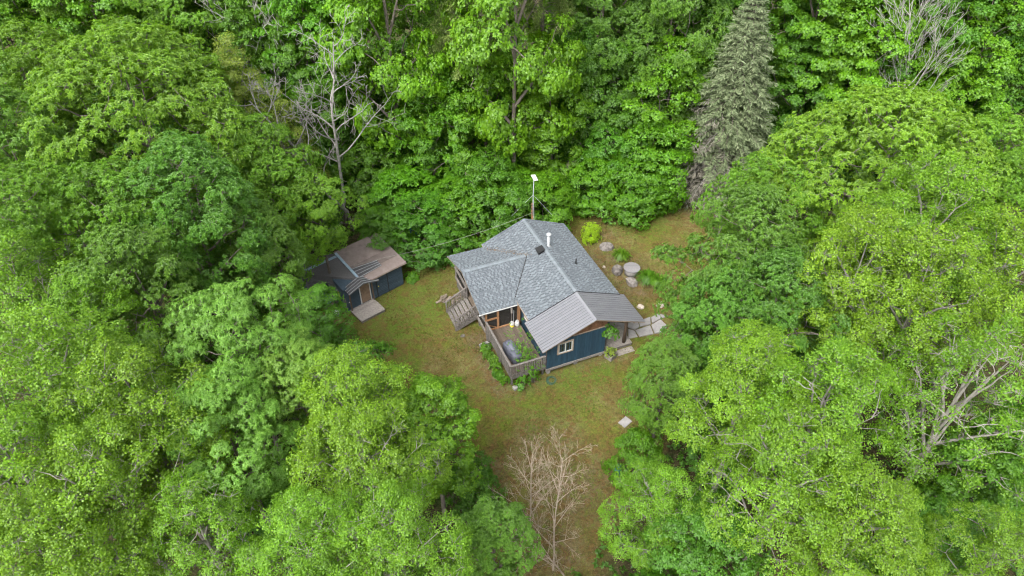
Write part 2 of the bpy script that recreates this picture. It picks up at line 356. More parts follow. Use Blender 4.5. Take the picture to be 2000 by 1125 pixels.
# ------------------------------------------------------------------ cabin
def unit(v): v = Vector(v); return v.normalized()
def slab(name, top, th, mats, parent):
    """roof plate: polygon of top points, th metres thick downwards; material 0 faces, 1 edges"""
    n = len(top); mb = MB(); lo = [(x, y, z - th) for x, y, z in top]
    mb.add(list(top) + lo, [list(range(n))], 0)
    mb.f.append([n + i for i in range(n)][::-1]); mb.m.append(0)
    for i in range(n):
        j = (i + 1) % n; mb.f.append([j, i, n + i, n + j]); mb.m.append(1)
    return mb.build(name, mats, parent)
def shingles(parent, O, A, B, length, lim, seed, expo=.143, mats=None):
    """overlapping courses of tabs with recessed dark gaps, laid from the eave upwards"""
    rr = random.Random(seed); O, A, B = Vector(O), unit(A), unit(B); N = A.cross(B)
    if N.z < 0: N = -N
    mb = MB(); n = int(math.ceil(length / expo))
    def blk(a0, a1, b0, b1, h0, h1, base, mi):
        p = lambda a, b, h: O + A * a + B * b + N * h
        mb.hexa([p(a0, b0, base), p(a1, b0, base), p(a1, b1, base), p(a0, b1, base), p(a0, b0, h0), p(a1, b0, h0), p(a1, b1, h1), p(a0, b1, h1)], mi)
    for i in range(n):
        b0 = i * expo; b1 = min(b0 + expo * 1.05, length)
        a0, a1 = lim(min(b0 + expo * .5, length))
        if a1 - a0 < .05: continue
        blk(a0, a1, b0, b1, .022, .008, -.004, 0)
        x = a0 - rr.uniform(0, .3)
        while x < a1:
            w = rr.choice([.13, .17, .2, .23]); s0, s1 = max(x, a0), min(x + w, a1)
            if s1 - s0 > .03: blk(s0, s1, b0 - .012, b1 - .01, .034, .012, .004, 1)
            x += w + rr.uniform(.07, .13)
    o = mb.build('shingles', mats or [M['shingle_dark'], M['shingle']], parent); o['kind'] = 'stuff'
    return o
def ridge_caps(parent, a, b, du, drop, mat, expo=.2, w=.16):
    a, b = Vector(a), Vector(b); d = b - a; n = int(d.length / expo); d.normalize(); du = Vector(du)
    cap = MB()
    for sg in (-1, 1):
        e = du * (sg * w) - Vector((0, 0, drop * w))
        p = [Vector((0, 0, .0)), d * (expo * 1.1), d * (expo * 1.1) + e, e]
        up = Vector((0, 0, 1))
        q0 = [p[0] + up * .045, p[1] + up * .03, p[2] + up * .03, p[3] + up * .045]
        cap.hexa([*p, *q0] if sg > 0 else [p[3], p[2], p[1], p[0], q0[3], q0[2], q0[1], q0[0]])
    me = cap.mesh('ridge_cap', mat)
    for i in range(n): inst('ridge_cap', me, parent, a + d * (i * expo) + Vector((0, 0, .02 + .001 * (i % 2))))

cabin = empty('cabin', (HX, HY, 0), HYAW)
tag(cabin, 'dark blue cabin with grey shingled roof, metal-roofed annex and wooden deck', 'cabin')
ZR, ZE, WE, LM = 4.437, 3.0, 3.416, 8.9
SL = (ZR - ZE) / WE
rise = math.hypot(WE, ZR - ZE)
edge = [M['grey_wood'], M['trim_wood']]
# main roof
rl = slab('roof_slope', [(-WE, 0, ZE), (-WE, -LM, ZE), (0, -LM, ZR), (0, 0, ZR)], .12, edge, cabin)
shingles(rl, (-WE, -LM, ZE), (0, 1, 0), (WE, 0, ZR - ZE), rise, lambda b: (0, LM), 1)
rr_ = slab('roof_slope', [(0, 0, ZR), (0, -LM, ZR), (WE, -LM, ZE), (WE, 0, ZE)], .12, edge, cabin)
shingles(rr_, (WE, -LM, ZE), (0, 1, 0), (-WE, 0, ZR - ZE), rise, lambda b: (0, LM), 2)
ridge_caps(rl, (0, -LM, ZR), (0, 0, ZR), (1, 0, 0), SL, M['ridge_shingle'])
# porch cross gable
PX, PV0, PV1, PVR, PZE, PZR = -6.2, .2, 7.0, 3.5, 2.85, 3.92
def valley_x(z): return -(ZR - z) / SL
for k, (ve, sg) in enumerate(((PV1, 1), (PV0, -1))):
    run = abs(ve - PVR); ln = math.hypot(run, PZR - PZE)
    vm = ve + (PVR - ve) * (ZE - PZE) / (PZR - PZE)
    top = [(PX, -ve, PZE), (-3.08, -ve, PZE), (-3.08, -vm, ZE - .01), (valley_x(ZE) + .02, -vm, ZE), (valley_x(PZR), -PVR, PZR), (PX, -PVR, PZR)]
    if sg < 0: top = top[::-1]
    ps = slab('porch_roof_slope', top, .1, edge, cabin)
    def lim(b, ln=ln):
        z = PZE + (PZR - PZE) * b / ln
        return 0, (valley_x(z) - PX if z > ZE else -3.12 - PX) - .03
    shingles(ps, (PX, -ve, PZE), (1, 0, 0), (0, sg * run, PZR - PZE), ln, lim, 3 + k)
    if sg > 0:
        ridge_caps(ps, (PX, -PVR, PZR), (valley_x(PZR) - .1, -PVR, PZR), (0, 1, 0), .306, M['ridge_shingle'])
        fl = MB().beam((valley_x(PZR) - .05, -PVR - .1, PZR - .0), (valley_x(ZE) + .01, -vm + .02, ZE + .02), .07, .035); fl.build('valley_flashing', M['black'], cabin)
        gut = MB().beam((PX - .02, -PV1 - .035, PZE - .035), (-3.45, -PV1 - .035, PZE - .035), .04, .06).tube([(PX - .06, -PV1 - .035, PZE - .03), (PX + .05, -PV1 - .035, PZE - .03)], .05, 8)
        gut.build('gutter', M['white'], cabin)
MB().beam((-WE - .02, -7.0, ZE - .06), (-WE - .02, -8.85, ZE - .06), .03, .1).build('fascia', M['trim_wood'], cabin)
# metal annex roof: one strip of sheet between two ribs is one panel
MZ, MS, MV0, MV1 = 4.385, .413, 8.84, 11.8
for sg, wd in ((-1, 3.70), (1, 3.76)):
    top = [(sg * wd, -MV0, MZ - MS * wd), (sg * wd, -MV1, MZ - MS * wd), (0, -MV1, MZ), (0, -MV0, MZ)]
    ms = slab('annex_roof_slope', top if sg < 0 else top[::-1], .1, [M['black'], M['trim_wood']], cabin)
    np_ = 13; pw = (MV1 - MV0 + .02) / np_
    ang = math.atan(MS) * sg; ln = math.hypot(wd, MS * wd) + .04
    pm = MB()      # panel profile across y, extruded along local x
    prof = [(-pw / 2, .004), (-pw / 2, .026), (-pw / 2 + .024, .026), (-pw / 2 + .045, .012), (pw / 2 - .022, .012), (pw / 2 - .022, .004)]
    nn = len(prof)
    pm.add([(-ln / 2, y, z) for y, z in prof] + [(ln / 2, y, z) for y, z in prof],
           [[i, (i + 1) % nn, nn + (i + 1) % nn, nn + i] for i in range(nn)] + [list(range(nn))[::-1], [nn + i for i in range(nn)]])
    me = pm.mesh('metal_panel', M['metal_roof'])
    for i in range(np_):
        inst('metal_panel', me, ms, (sg * wd / 2, -MV0 - pw * (i + .5), MZ - MS * wd / 2), (0, ang, 0))
MB().add([(-.16, -MV0, MZ - .035), (0, -MV0, MZ + .055), (.16, -MV0, MZ - .035), (-.16, -MV1 - .02, MZ - .035), (0, -MV1 - .02, MZ + .055), (.16, -MV1 - .02, MZ - .035)],
         [(0, 3, 4, 1), (1, 4, 5, 2), (3, 5, 4), (0, 1, 2), (0, 2, 5, 3)]).build('ridge_cap', M['metal_roof'], cabin)
# dark edge where the shingles step down on the metal
MB().beam((0, -LM - .012, ZR - .03), (-WE - .02, -LM - .012, ZE - .03), .024, .10).beam((0, -LM - .012, ZR - .03), (WE + .02, -LM - .012, ZE - .03), .024, .10).build('drip_edge', M['black'], cabin)
# walls
wm = MB()
y0, y1 = -.35, -8.8
for a in (0,):
    poly = [(-3.05, .25), (3.05, .25), (3.05, ZR - SL * 3.05 - .13), (0, ZR - .13), (-3.05, ZR - SL * 3.05 - .13)]
    n = len(poly)
    wm.add([(x, y0, z) for x, z in poly] + [(x, y1, z) for x, z in poly], [list(range(n)), [n + i for i in range(n)][::-1]] + [[(i + 1) % n, i, n + i, n + (i + 1) % n] for i in range(n)])
wall_main = wm.build('wall', M['navy'], cabin)
AX0, AX1, AV = -3.23, 1.08, 11.40
am = MB()
poly = [(AX0, .6), (AX1, .6), (AX1, MZ - MS * AX1 - .11), (0, MZ - .11), (AX0, MZ + MS * AX0 - .11)]
n = len(poly)
am.add([(x, -8.79, z) for x, z in poly] + [(x, -AV, z) for x, z in poly], [list(range(n)), [n + i for i in range(n)][::-1]] + [[(i + 1) % n, i, n + i, n + (i + 1) % n] for i in range(n)])
wall_annex = am.build('annex_wall', M['cedar_dark'], cabin)
TR = 3.10
x = AX0
while x < AX1 - .02:                       # vertical boards and cover strips of the blue gable wall
    w = min(.2, AX1 - x); xc = x + w / 2
    zt = min(TR, MZ - MS * abs(xc) - .14)
    plank('board', wall_annex, M['navy'], (xc, -AV - .012, (.72 + zt) / 2), (w - .008, .024, zt - .72))
    plank('batten', wall_annex, M['navy'], (x + .004, -AV - .034, (.72 + zt) / 2), (.035, .02, zt - .74)) if x > AX0 else None
    x += .2
x = AX0 + 2.0
MB().beam((-1.38, -AV - .03, TR + .03), (AX1 + .02, -AV - .03, TR + .03), .03, .08).build('trim_board', M['trim_wood'], wall_annex)
k = 0
xx_ = -2.9
while xx_ < AX1 - .05:                     # brown boards in the gable above the trim
    zt = MZ - MS * abs(xx_ + .1) - .13
    if zt - TR > .12: plank('gable_board', wall_annex, M['cedar_dark'], (xx_ + .1, -AV - .009, (TR + .07 + zt) / 2), (.19, .018, zt - TR - .07))
    xx_ += .2
MB().box(AX0 - .02, AX1 + .03, -AV - .06, -AV + .05, .52, .71).build('sill_beam', M['grey_wood'], wall_annex)
for i in range(12):                        # left side of the annex facing the deck
    v = 8.95 + i * .2
    plank('board', wall_annex, M['navy'], (AX0 - .012, -v - .1, 1.92), (.024, .19, 1.85))
for i in range(12):
    v = 8.95 + i * .2
    plank('board', wall_annex, M['navy'], (AX1 + .012, -v - .1, 1.75), (.024, .19, 2.25))
for i in range(10):
    v = 6.9 + i * .2
    plank('board', wall_main, M['navy'], (-3.062, -v - .1, 1.95), (.024, .19, 1.8))
for i in range(40):
    plank('board', wall_main, M['navy'], (3.062, -.45 - i * .205, 1.55), (.024, .195, 2.5))
for i in range(29):
    xc = -2.95 + i * .205; zt = ZR - SL * abs(xc) - .2
    plank('board', wall_main, M['navy'], (xc, -.338, (.3 + zt) / 2), (.195, .024, zt - .3))
def window(parent, c, w, h, axis, out, lights=2):
    """sliding window: cedar casing, white sash, panes; axis 'x' lies along x, out = outward sign"""
    def bx(mb, a0, a1, z0, z1, d0, d1):
        if axis == 'x': mb.box(c[0] + a0, c[0] + a1, min(c[1] + out * d0, c[1] + out * d1), max(c[1] + out * d0, c[1] + out * d1), c[2] + z0, c[2] + z1)
        else: mb.box(min(c[0] + out * d0, c[0] + out * d1), max(c[0] + out * d0, c[0] + out * d1), c[1] + a0, c[1] + a1, c[2] + z0, c[2] + z1)
        return mb
    wf = MB(); t = .09
    for a in ((-w / 2 - t, -w / 2, -h / 2 - t, h / 2 + t), (w / 2, w / 2 + t, -h / 2 - t, h / 2 + t), (-w / 2, w / 2, h / 2, h / 2 + t), (-w / 2, w / 2, -h / 2 - t, -h / 2)): bx(wf, *a, -.02, .075)
    wo_ = wf.build('window', M['trim_wood'], parent)
    sf = MB(); s = .045
    for a in ((-w / 2, -w / 2 + s, -h / 2, h / 2), (w / 2 - s, w / 2, -h / 2, h / 2), (-w / 2 + s, w / 2 - s, h / 2 - s, h / 2), (-w / 2 + s, w / 2 - s, -h / 2, -h / 2 + s), (-.03, .03, -h / 2 + s, h / 2 - s)): bx(sf, *a, -.01, .06)
    sf.build('sash', M['white'], wo_)
    for a in ((-w / 2 + s, -.03), (.03, w / 2 - s)): bx(MB(), a[0], a[1], -h / 2 + s, h / 2 - s, .005, .03).build('pane', M['glass'], wo_)
    return wo_
window(wall_annex, (-1.92, -AV, 2.32), .98, .86, 'x', -1)
window(wall_main, (-3.05, -7.9, 2.25), .9, .7, 'y', -1)
window(wall_main, (3.05, -3.0, 2.0), 1.2, .9, 'y', 1)
window(wall_main, (3.05, -6.4, 2.0), 1.2, .9, 'y', 1)
# foundation piers below the annex
for x in (-3.0, -1.0, .9): MB().box(x - .12, x + .12, -11.35, -11.1, .1, .53).build('foundation_pier', M['concrete'], cabin)
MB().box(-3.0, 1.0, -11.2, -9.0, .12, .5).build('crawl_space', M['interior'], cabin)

# screened porch under the cross gable
mS, ntS, _ = newmat('insect_screen')
bS = ntS.nodes.new('ShaderNodeBsdfDiffuse'); bS.inputs['Color'].default_value = (.045, .042, .038, 1)
tS = ntS.nodes.new('ShaderNodeBsdfTransparent'); xS = ntS.nodes.new('ShaderNodeMixShader'); xS.inputs[0].default_value = .38
oS = ntS.nodes.new('ShaderNodeOutputMaterial'); ntS.links.new(bS.outputs[0], xS.inputs[1]); ntS.links.new(tS.outputs[0], xS.inputs[2]); ntS.links.new(xS.outputs[0], oS.inputs[0])
M['insect_screen'] = mS
porch = MB().box(-5.7, -3.06, -6.82, -.5, .78, .95).build('porch_floor', M['brown_deck'], cabin)
for u, v in ((-5.7, 6.85), (-4.83, 6.85), (-3.28, 6.85), (-5.7, 5.15), (-5.7, 2.9), (-5.7, .5), (-4.4, .5), (-3.2, .5)):
    plank('porch_post', porch, M['cedar'] if v > 6.8 else M['grey_wood'], (u, -v, (.95 + 2.80) / 2 if u > -5.6 else 1.88), (.13 if u != -3.28 else .2, .1, 1.78))
plank('porch_rail', porch, M['cedar'], (-5.26, -6.85, 2.0), (.74, .08, .12))
plank('porch_rail', porch, M['cedar'], (-4.48, -6.86, 1.04), (2.34, .09, .09))
MB().beam((-5.6, -6.86, 1.55), (-4.92, -6.86, 1.08), .03, .07).build('porch_brace', M['cedar'], porch)
for a, b in ((-5.63, -4.9), (-4.76, -3.4)): MB().box(a, b, -6.83, -6.82, 1.05, 2.75).build('insect_screen', M['insect_screen'], porch)
for a, b in ((.56, 2.84), (5.2, 6.8)): MB().box(-5.69, -5.68, -b, -a, 1.0, 2.72).build('insect_screen', M['insect_screen'], porch)
MB().box(-5.6, -3.2, -.52, -.51, 1.0, 2.7).build('insect_screen', M['insect_screen'], porch)
for a, b in ((.45, 2.9), (5.2, 6.8)):
    plank('porch_rail', porch, M['grey_wood'], (-5.76, -(a + b) / 2, 1.93), (.14, b - a, .06))
    plank('porch_rail', porch, M['grey_wood'], (-5.76, -(a + b) / 2, .93), (.09, b - a, .22))
MB().box(-5.68, -3.1, -6.78, -.55, 2.72, 2.84).build('porch_ceiling', M['interior'], porch)
MB().add([(-5.75, -.6, 2.86), (-5.75, -6.5, 2.86), (-5.75, -3.5, 3.8)], [(0, 1, 2), (2, 1, 0)]).build('porch_gable', M['grey_wood'], porch)
for v in (.6, 2.8, 5.2, 6.7): plank('porch_pier', porch, M['grey_wood'], (-5.6, -v, .36), (.14, .14, .86))
for i in range(24): plank('skirt_slat', porch, M['grey_wood'], (-5.71, -.6 - i * .1, .38), (.02, .055, .8))

# side deck with railings
DZ, DX0, DX1, DV0, DV1 = 1.0, -5.72, -3.26, 6.92, 11.36
deck = MB()
for v in (6.95, 8.4, 9.9, 11.33): deck.box(DX0, DX1, -v - .02, -v + .02, DZ - .24, DZ - .035)
deck.box(DX0 - .02, DX0 + .02, -DV1, -DV0, DZ - .26, DZ - .033).box(DX1 - .04, DX1, -DV1, -DV0, DZ - .24, DZ - .04)
for u, v in ((-5.65, 7.1), (-5.65, 9.2), (-5.6, 11.2), (-3.4, 11.2), (-3.4, 9.2)): deck.box(u - .06, u + .06, -v - .06, -v + .06, -.1, DZ - .2)
deck.box(DX0, DX1, -DV1 - .045, -DV1 - .005, DZ - .26, DZ - .0)
deck = deck.build('deck', M['grey_wood'], cabin)
npk = 17; pw = (DX1 - DX0) / npk
for i in range(npk):
    plank('deck_plank', deck, M['brown_deck'], (DX0 + pw * (i + .5), -(DV0 + DV1) / 2 + R.uniform(-.01, .01), DZ - .016), (pw - .008, DV1 - DV0, .034))
rail = MB()
RZ = 1.96
rail.beam((-5.74, -6.12, RZ), (-5.74, -DV1 - .06, RZ), .14, .045).beam((-5.66, -DV1 - .02, RZ - .004), (-3.3, -DV1 - .02, RZ - .004), .14, .04)
for u, v in ((-5.74, 6.95), (-5.74, 8.4), (-5.74, 9.9), (-5.70, 11.33), (-3.34, 11.37)): rail.box(u - .045, u + .045, -v - .045, -v + .045, DZ - .2, RZ - .02)
rail.beam((-5.74, -6.95, 1.12), (-5.74, -DV1, 1.12), .04, .08).beam((-5.7, -DV1 - .02, 1.12), (-3.35, -DV1 - .02, 1.12), .04, .08)
rail = rail.build('deck_railing', M['grey_wood'], cabin)
v = 7.04
while v < 11.25:
    plank('baluster', rail, M['grey_wood'], (-5.775, -v, 1.46), (.03, .05, .98)); v += .125
u = -5.6
while u < -3.42:
    plank('baluster', rail, M['grey_wood'], (u, -DV1 - .055, 1.46), (.045, .03, .98)); u += .125

# side stairs
nT = 6; U0, U1 = -5.78, -7.36; V0, V1 = 2.98, 5.08
st = bpy.data.objects.new('stairs', None); link(st, cabin)
for v in (V0 + .03, V1 - .03):
    MB().add([(U0, -v - .025, .95), (U0, -v - .025, .6), (U1, -v - .025, -.06), (U1, -v - .025, .18), (U0, -v + .025, .95), (U0, -v + .025, .6), (U1, -v + .025, -.06), (U1, -v + .025, .18)],
           [(0, 1, 2, 3), (7, 6, 5, 4), (0, 4, 5, 1), (1, 5, 6, 2), (2, 6, 7, 3), (3, 7, 4, 0)]).build('stringer', M['grey_wood'], st)
    MB().box(U1 - .045, U1 + .045, -v - .045, -v + .045, -.05, 1.0).build('newel_post', M['grey_wood'], st)
    MB().box(U0 - .05, U0 + .05, -v - .05, -v + .05, .6, 1.93).build('newel_post', M['grey_wood'], st)
    MB().beam((U1 - .1, -v, 1.02), (U0 + .06, -v, 1.96), .13, .045).build('handrail', M['grey_wood'], st)
    MB().beam((U1, -v, .3), (U0, -v, 1.18), .04, .07).build('lower_rail', M['grey_wood'], st)
for i in range(nT):
    f = (i + .5) / nT
    u = U1 + (U0 - U1) * f
    plank('tread', st, M['grey_wood'], (u, -(V0 + V1) / 2, .98 * (i + 1) / nT - .05 + R.uniform(-.006, .006)), (.245, V1 - V0 + .04, .05))
for v in (V0 + .03, V1 - .03):
    for i in range(11):
        f = (i + 1) / 12; u = U1 + (U0 - U1) * f; zb = .2 + .9 * f
        plank('baluster', st, M['grey_wood'], (u, -v - .035, zb + .42), (.04, .03, .84))

# front entrance deck, step and log post
fd = MB().box(1.12, 3.34, -11.28, -8.95, .30, .50).box(1.2, 1.35, -11.2, -11.05, -.1, .3).box(3.1, 3.25, -11.2, -11.05, -.1, .3).build('entrance_deck', M['grey_wood'], cabin)
for i in range(16):
    plank('deck_plank', fd, M['pale_wood'], (2.23, -9.02 - i * .147, .518), (2.26, .138, .034))
es = MB().box(1.78, 3.28, -11.86, -11.34, .05, .24).build('entrance_step', M['grey_wood'], cabin)
for i in range(3): plank('deck_plank', es, M['pale_wood'], (2.53, -11.43 - i * .17, .258), (1.54, .16, .034))
MB().tube([(2.84, -11.02, .53), (2.85, -11.02, 1.6), (2.83, -11.02, 3.15)], [.13, .12, .115], 12).build('log_post', M['log_brown'], cabin, True)
MB().beam((1.1, -11.02, 3.2), (3.72, -11.02, 2.72), .1, .14).build('roof_beam', M['trim_wood'], cabin)
MB().beam((3.0, -8.9, 2.95), (3.0, -11.7, 2.95), .1, .14).build('roof_beam', M['trim_wood'], cabin)

# roof furniture
ch = MB().lathe([(.24, 4.08), (.24, 4.2), (.17, 4.28), (.115, 4.34), (.115, 5.2)], 18, (.42, -3.55)).build('chimney_pipe', M['steel'], cabin, True)
MB().lathe([(.12, 5.2), (.12, 5.23), (.19, 5.26), (.19, 5.34), (.1, 5.41), (.01, 5.43)], 18, (.42, -3.55)).build('chimney_cap', M['pale_metal'], ch, True)
vb = MB().hexa([(-.60, -4.15, 4.14), (-.22, -4.15, 4.3), (-.22, -3.72, 4.3), (-.60, -3.72, 4.14), (-.66, -4.2, 4.42), (-.18, -4.2, 4.56), (-.18, -3.67, 4.56), (-.66, -3.67, 4.42)]).build('roof_vent', M['black'], cabin)
MB().hexa([(-.70, -4.25, 4.425), (-.14, -4.25, 4.585), (-.14, -3.62, 4.585), (-.70, -3.62, 4.425), (-.68, -4.23, 4.465), (-.16, -4.23, 4.625), (-.16, -3.64, 4.625), (-.68, -3.64, 4.465)]).build('vent_lid', M['black'], vb)
MB().tube([(1.66, -5.55, 3.65), (1.66, -5.55, 4.2)], .05, 10).lathe([(.12, 3.73), (.07, 3.78)], 10, (1.66, -5.55)).build('vent_pipe', M['black'], cabin, True)

def hpt(u, v, z): x, y = hw(u, v); return (x, y, z)

# ------------------------------------------------------------------ things on and round the deck
def gas_tank(u, v, lower, label):
    t = empty('gas_tank', hpt(u, v, DZ + .002))
    tag(t, label, 'gas tank', 'gas tanks on the side deck')
    MB().lathe([(.10, 0), (.12, .03)], 16).build('foot_ring', M['white'], t, True)
    MB().lathe([(.11, .025), (.145, .07), (.152, .12), (.152, .21)], 18).build('lower_body', lower, t, True)
    MB().lathe([(.152, .21), (.152, .29), (.14, .34), (.10, .375), (.03, .385)], 18).build('upper_body', M['white'], t, True)
    c = MB()
    for i in range(9):
        a = .5 + i * .6; b = a + .6
        if i > 7: continue
        p = [(math.cos(q) * r, math.sin(q) * r) for q, r in ((a, .095), (b, .095), (b, .108), (a, .108))]
        c.prism(p, .36, .46)
    c.build('collar', M['white'], t)
    MB().tube([(0, 0, .38), (0, 0, .44)], .025, 8).build('valve', M['steel'], t)
gas_tank(-3.90, 7.12, M['yellow'], 'white gas tank with yellow lower half beside the screen wall')
gas_tank(-3.52, 7.15, M['white'], 'plain white gas tank next to the yellow one')
br = empty('broom', hpt(-3.72, 6.97, DZ)); tag(br, 'pale long-handled broom leaning on the screened porch wall', 'broom')
MB().tube([(0, -.06, .25), (.02, .03, 1.35)], .014, 6).build('handle', M['pale_metal'], br)
MB().hexa([(-.16, -.1, .01), (.16, -.1, .01), (.16, -.04, .01), (-.16, -.04, .01), (-.1, -.08, .28), (.1, -.08, .28), (.1, -.05, .28), (-.1, -.05, .28)]).build('bristles', M['pale_wood'], br)
mp = empty('mop', hpt(-3.86, 6.96, DZ)); tag(mp, 'mop standing head up against the porch screen', 'mop')
MB().tube([(0, -.02, .02), (0, .03, 1.2)], .014, 6).build('handle', M['grey_wood'], mp)
MB().hexa([(-.05, -.02, 1.15), (.05, -.02, 1.15), (.05, .03, 1.15), (-.05, .03, 1.15), (-.07, -.03, 1.6), (.06, -.03, 1.62), (.06, .03, 1.62), (-.07, .03, 1.6)]).build('mop_head', M['pale_wood'], mp)

def lump(name, mat, c, size, rz, seed, nu=14, nv=8, box=.5, rough=.12, parent=None, label=None, cat=None, group=None, smoothf=True):
    """closed rounded body (superellipsoid with dents): boulders, a covered grill"""
    rr = np.random.default_rng(seed); a = np.linspace(0, 2 * np.pi, nu, endpoint=False); b = np.linspace(-np.pi / 2, np.pi / 2, nv + 1)
    A, B = np.meshgrid(a, b); f = lambda t: np.sign(t) * np.abs(t) ** box
    V = np.stack([f(np.cos(B)) * f(np.cos(A)), f(np.cos(B)) * f(np.sin(A)), f(np.sin(B))], -1).reshape(-1, 3)
    d = sum(np.sin(V @ rr.normal(0, 2.2, 3) + rr.uniform(0, 6)) for _ in range(5)) / 5
    V = V * (1 + rough * d)[:, None] * np.array(size) / 2
    I = np.arange(len(V)).reshape(nv + 1, nu); q = np.stack([I[:-1], np.roll(I[:-1], -1, 1), np.roll(I[1:], -1, 1), I[1:]], -1).reshape(-1, 4)
    o = link(bpy.data.objects.new(name, mesh_np(name, V, q.ravel(), np.full(len(q), 4), mat, smoothf)), parent)
    o.location = c; o.rotation_euler = (0, 0, rz)
    if label: tag(o, label, cat, group)
    return o
gr_ = empty('covered_grill', hpt(-4.98, 9.75, DZ), HYAW)
tag(gr_, 'grill under a grey fabric cover standing on the side deck', 'grill')
lump('cover', M['tarp'], (0, 0, .45), (.72, 1.75, .94), .12, 5, 28, 16, .42, .07, gr_)
lump('cover_hood', M['tarp'], (.02, .15, .86), (.52, 1.0, .34), .12, 9, 20, 10, .6, .05, gr_)
for sx_ in (-.25, .25):
    for sy_ in (-.6, .6): MB().tube([(sx_, sy_, 0.0), (sx_, sy_, .2)], .03, 6).build('leg', M['black'], gr_)

cb = MB().box(-.36, .36, -.11, .11, -.12, .2).build('concrete_beam', M['concrete'], None, loc=hpt(-6.0, 7.15, .0)); cb.rotation_euler = (0, .0, HYAW + .12)
tag(cb, 'pale concrete beam sticking out beside the deck halfway along', 'beam')
cb = MB().box(-.26, .26, -.15, .15, -.1, .16).build('concrete_block', M['concrete'], None, loc=hpt(-5.42, 11.62, .03)); cb.rotation_euler = (0, 0, HYAW + .15)
tag(cb, 'pale concrete block on the ground below the front corner of the deck', 'block')
hz = MB()
pts = [(math.cos(t) * (.36 - .0035 * t), math.sin(t) * (.36 - .0035 * t), .03 + .012 * t / 6.28 + .02 * math.sin(3 * t)) for t in np.linspace(0, 6.28 * 7, 130)]
hz.tube(pts, .016, 5)
ho = hz.build('garden_hose', M['hose'], None, True, loc=hpt(-3.1, 12.0, gz(*hw(-3.1, 12.0)))); ho.rotation_euler = (.2, .1, 0)
tag(ho, 'coil of green garden hose on the ground by the annex corner', 'hose')
# split firewood by the stairs: each log its own thing
k = 0
wood_labels = ['palest split log at the outer end of the firewood heap', 'split log lying on the grass end of the firewood heap', 'reddish split log in the middle of the firewood heap', 'flat split log leaning towards the stair rail',
               'grey split log stacked next to the porch side', 'grey split log, second from the porch side', 'grey split log, third from the porch side', 'split log on top of the stack against the porch',
               'short split log between heap and stack by the stairs', 'thin split log at the bottom of the firewood heap', 'split log crossing on top of the firewood heap']
spots_ = [(-7.55, 1.7, .07, .3, .0), (-7.3, 1.45, .08, 1.0, .1), (-7.1, 1.75, .08, .5, 0), (-6.6, 2.2, .1, 1.2, .15), (-6.05, 1.5, .09, 0, 0), (-6.1, 1.85, .09, 0.05, 0), (-6.12, 2.2, .09, -.05, 0), (-6.08, 1.7, .27, .02, 0), (-6.75, 1.7, .08, .8, 0), (-7.0, 1.25, .07, .2, 0), (-7.05, 1.6, .24, .7, .1)]
for (u, v, z, a, t), lb in zip(spots_, wood_labels):
    mb = MB(); n = 5; rr = random.Random(k * 3 + 1); k += 1
    prof = [(math.cos(2 * math.pi * i / n + rr.uniform(-.3, .3)) * rr.uniform(.09, .13), math.sin(2 * math.pi * i / n + rr.uniform(-.3, .3)) * rr.uniform(.07, .1)) for i in range(n)]
    mb.add([(-.25, y, z_) for y, z_ in prof] + [(.25, y, z_) for y, z_ in prof], [[i, (i + 1) % n, n + (i + 1) % n, n + i] for i in range(n)] + [list(range(n))[::-1], [n + i for i in range(n)]])
    o = mb.build('split_log', M['split_log'], None, loc=hpt(u, v, z + gz(*hw(u, v)))); o.rotation_euler = (t, 0, HYAW + a)
    tag(o, lb, 'firewood', 'firewood by the side stairs')

# ------------------------------------------------------------------ satellite dish mast and cable
mast = empty('dish_mast', (1.56, 44.75, 0)); tag(mast, 'white flat satellite dish on a thin grey mast behind the roof ridge', 'dish mast')
MB().box(-.07, .07, -.07, .07, -.2, 4.9).build('timber_post', M['cedar'], mast)
for z in (4.1, 4.45, 4.8): MB().box(-.085, .085, -.085, .085, z - .03, z + .03).build('bracket', M['black'], mast)
MB().tube([(.02, -.1, 3.9), (.03, -.1, 5.6), (.06, -.1, 7.2)], .028, 8).build('mast_pipe', M['pale_metal'], mast, True)
for ex, ey in ((-1.6, .2), (1.55, .35), (.1, -1.2)): MB().tube([(.03, -.1, 5.75), (ex, ey, 4.25 if ey < 0 else 3.6)], .012, 4).build('guy_wire', M['pale_metal'], mast)
dsh = MB().box(-.17, .17, -.29, .29, -.02, .02).build('dish_panel', M['white'], mast, loc=(.10, -.12, 7.28)); dsh.rotation_euler = (.28, .18, .42)
MB().tube([(0, 0, -.12), (0, 0, -.02)], .05, 8).build('dish_mount', M['pale_metal'], dsh)
a, b = Vector((-9.35, 40.9, 2.75)), Vector((1.5, 44.7, 4.05))
pts = [a.lerp(b, t) - Vector((0, 0, 1.0 * 4 * t * (1 - t) * .35)) for t in np.linspace(0, 1, 16)]
a2 = Vector((-12.2, 39.9, 2.62))
cab = MB().tube([a2, a.lerp(a2, .5) - Vector((0, 0, .03)), *pts], .012, 5).build('power_cable', M['bark_dead'])
tag(cab, 'pale overhead cable hanging between shed roof and cabin back', 'cable')

# ------------------------------------------------------------------ shed
SO, SA = (-12.06, 37.83, 0), math.atan2(.649, .761)
shed = empty('shed', SO, SA); tag(shed, 'dark blue garden shed with brown and black roofs beside the trees', 'shed')
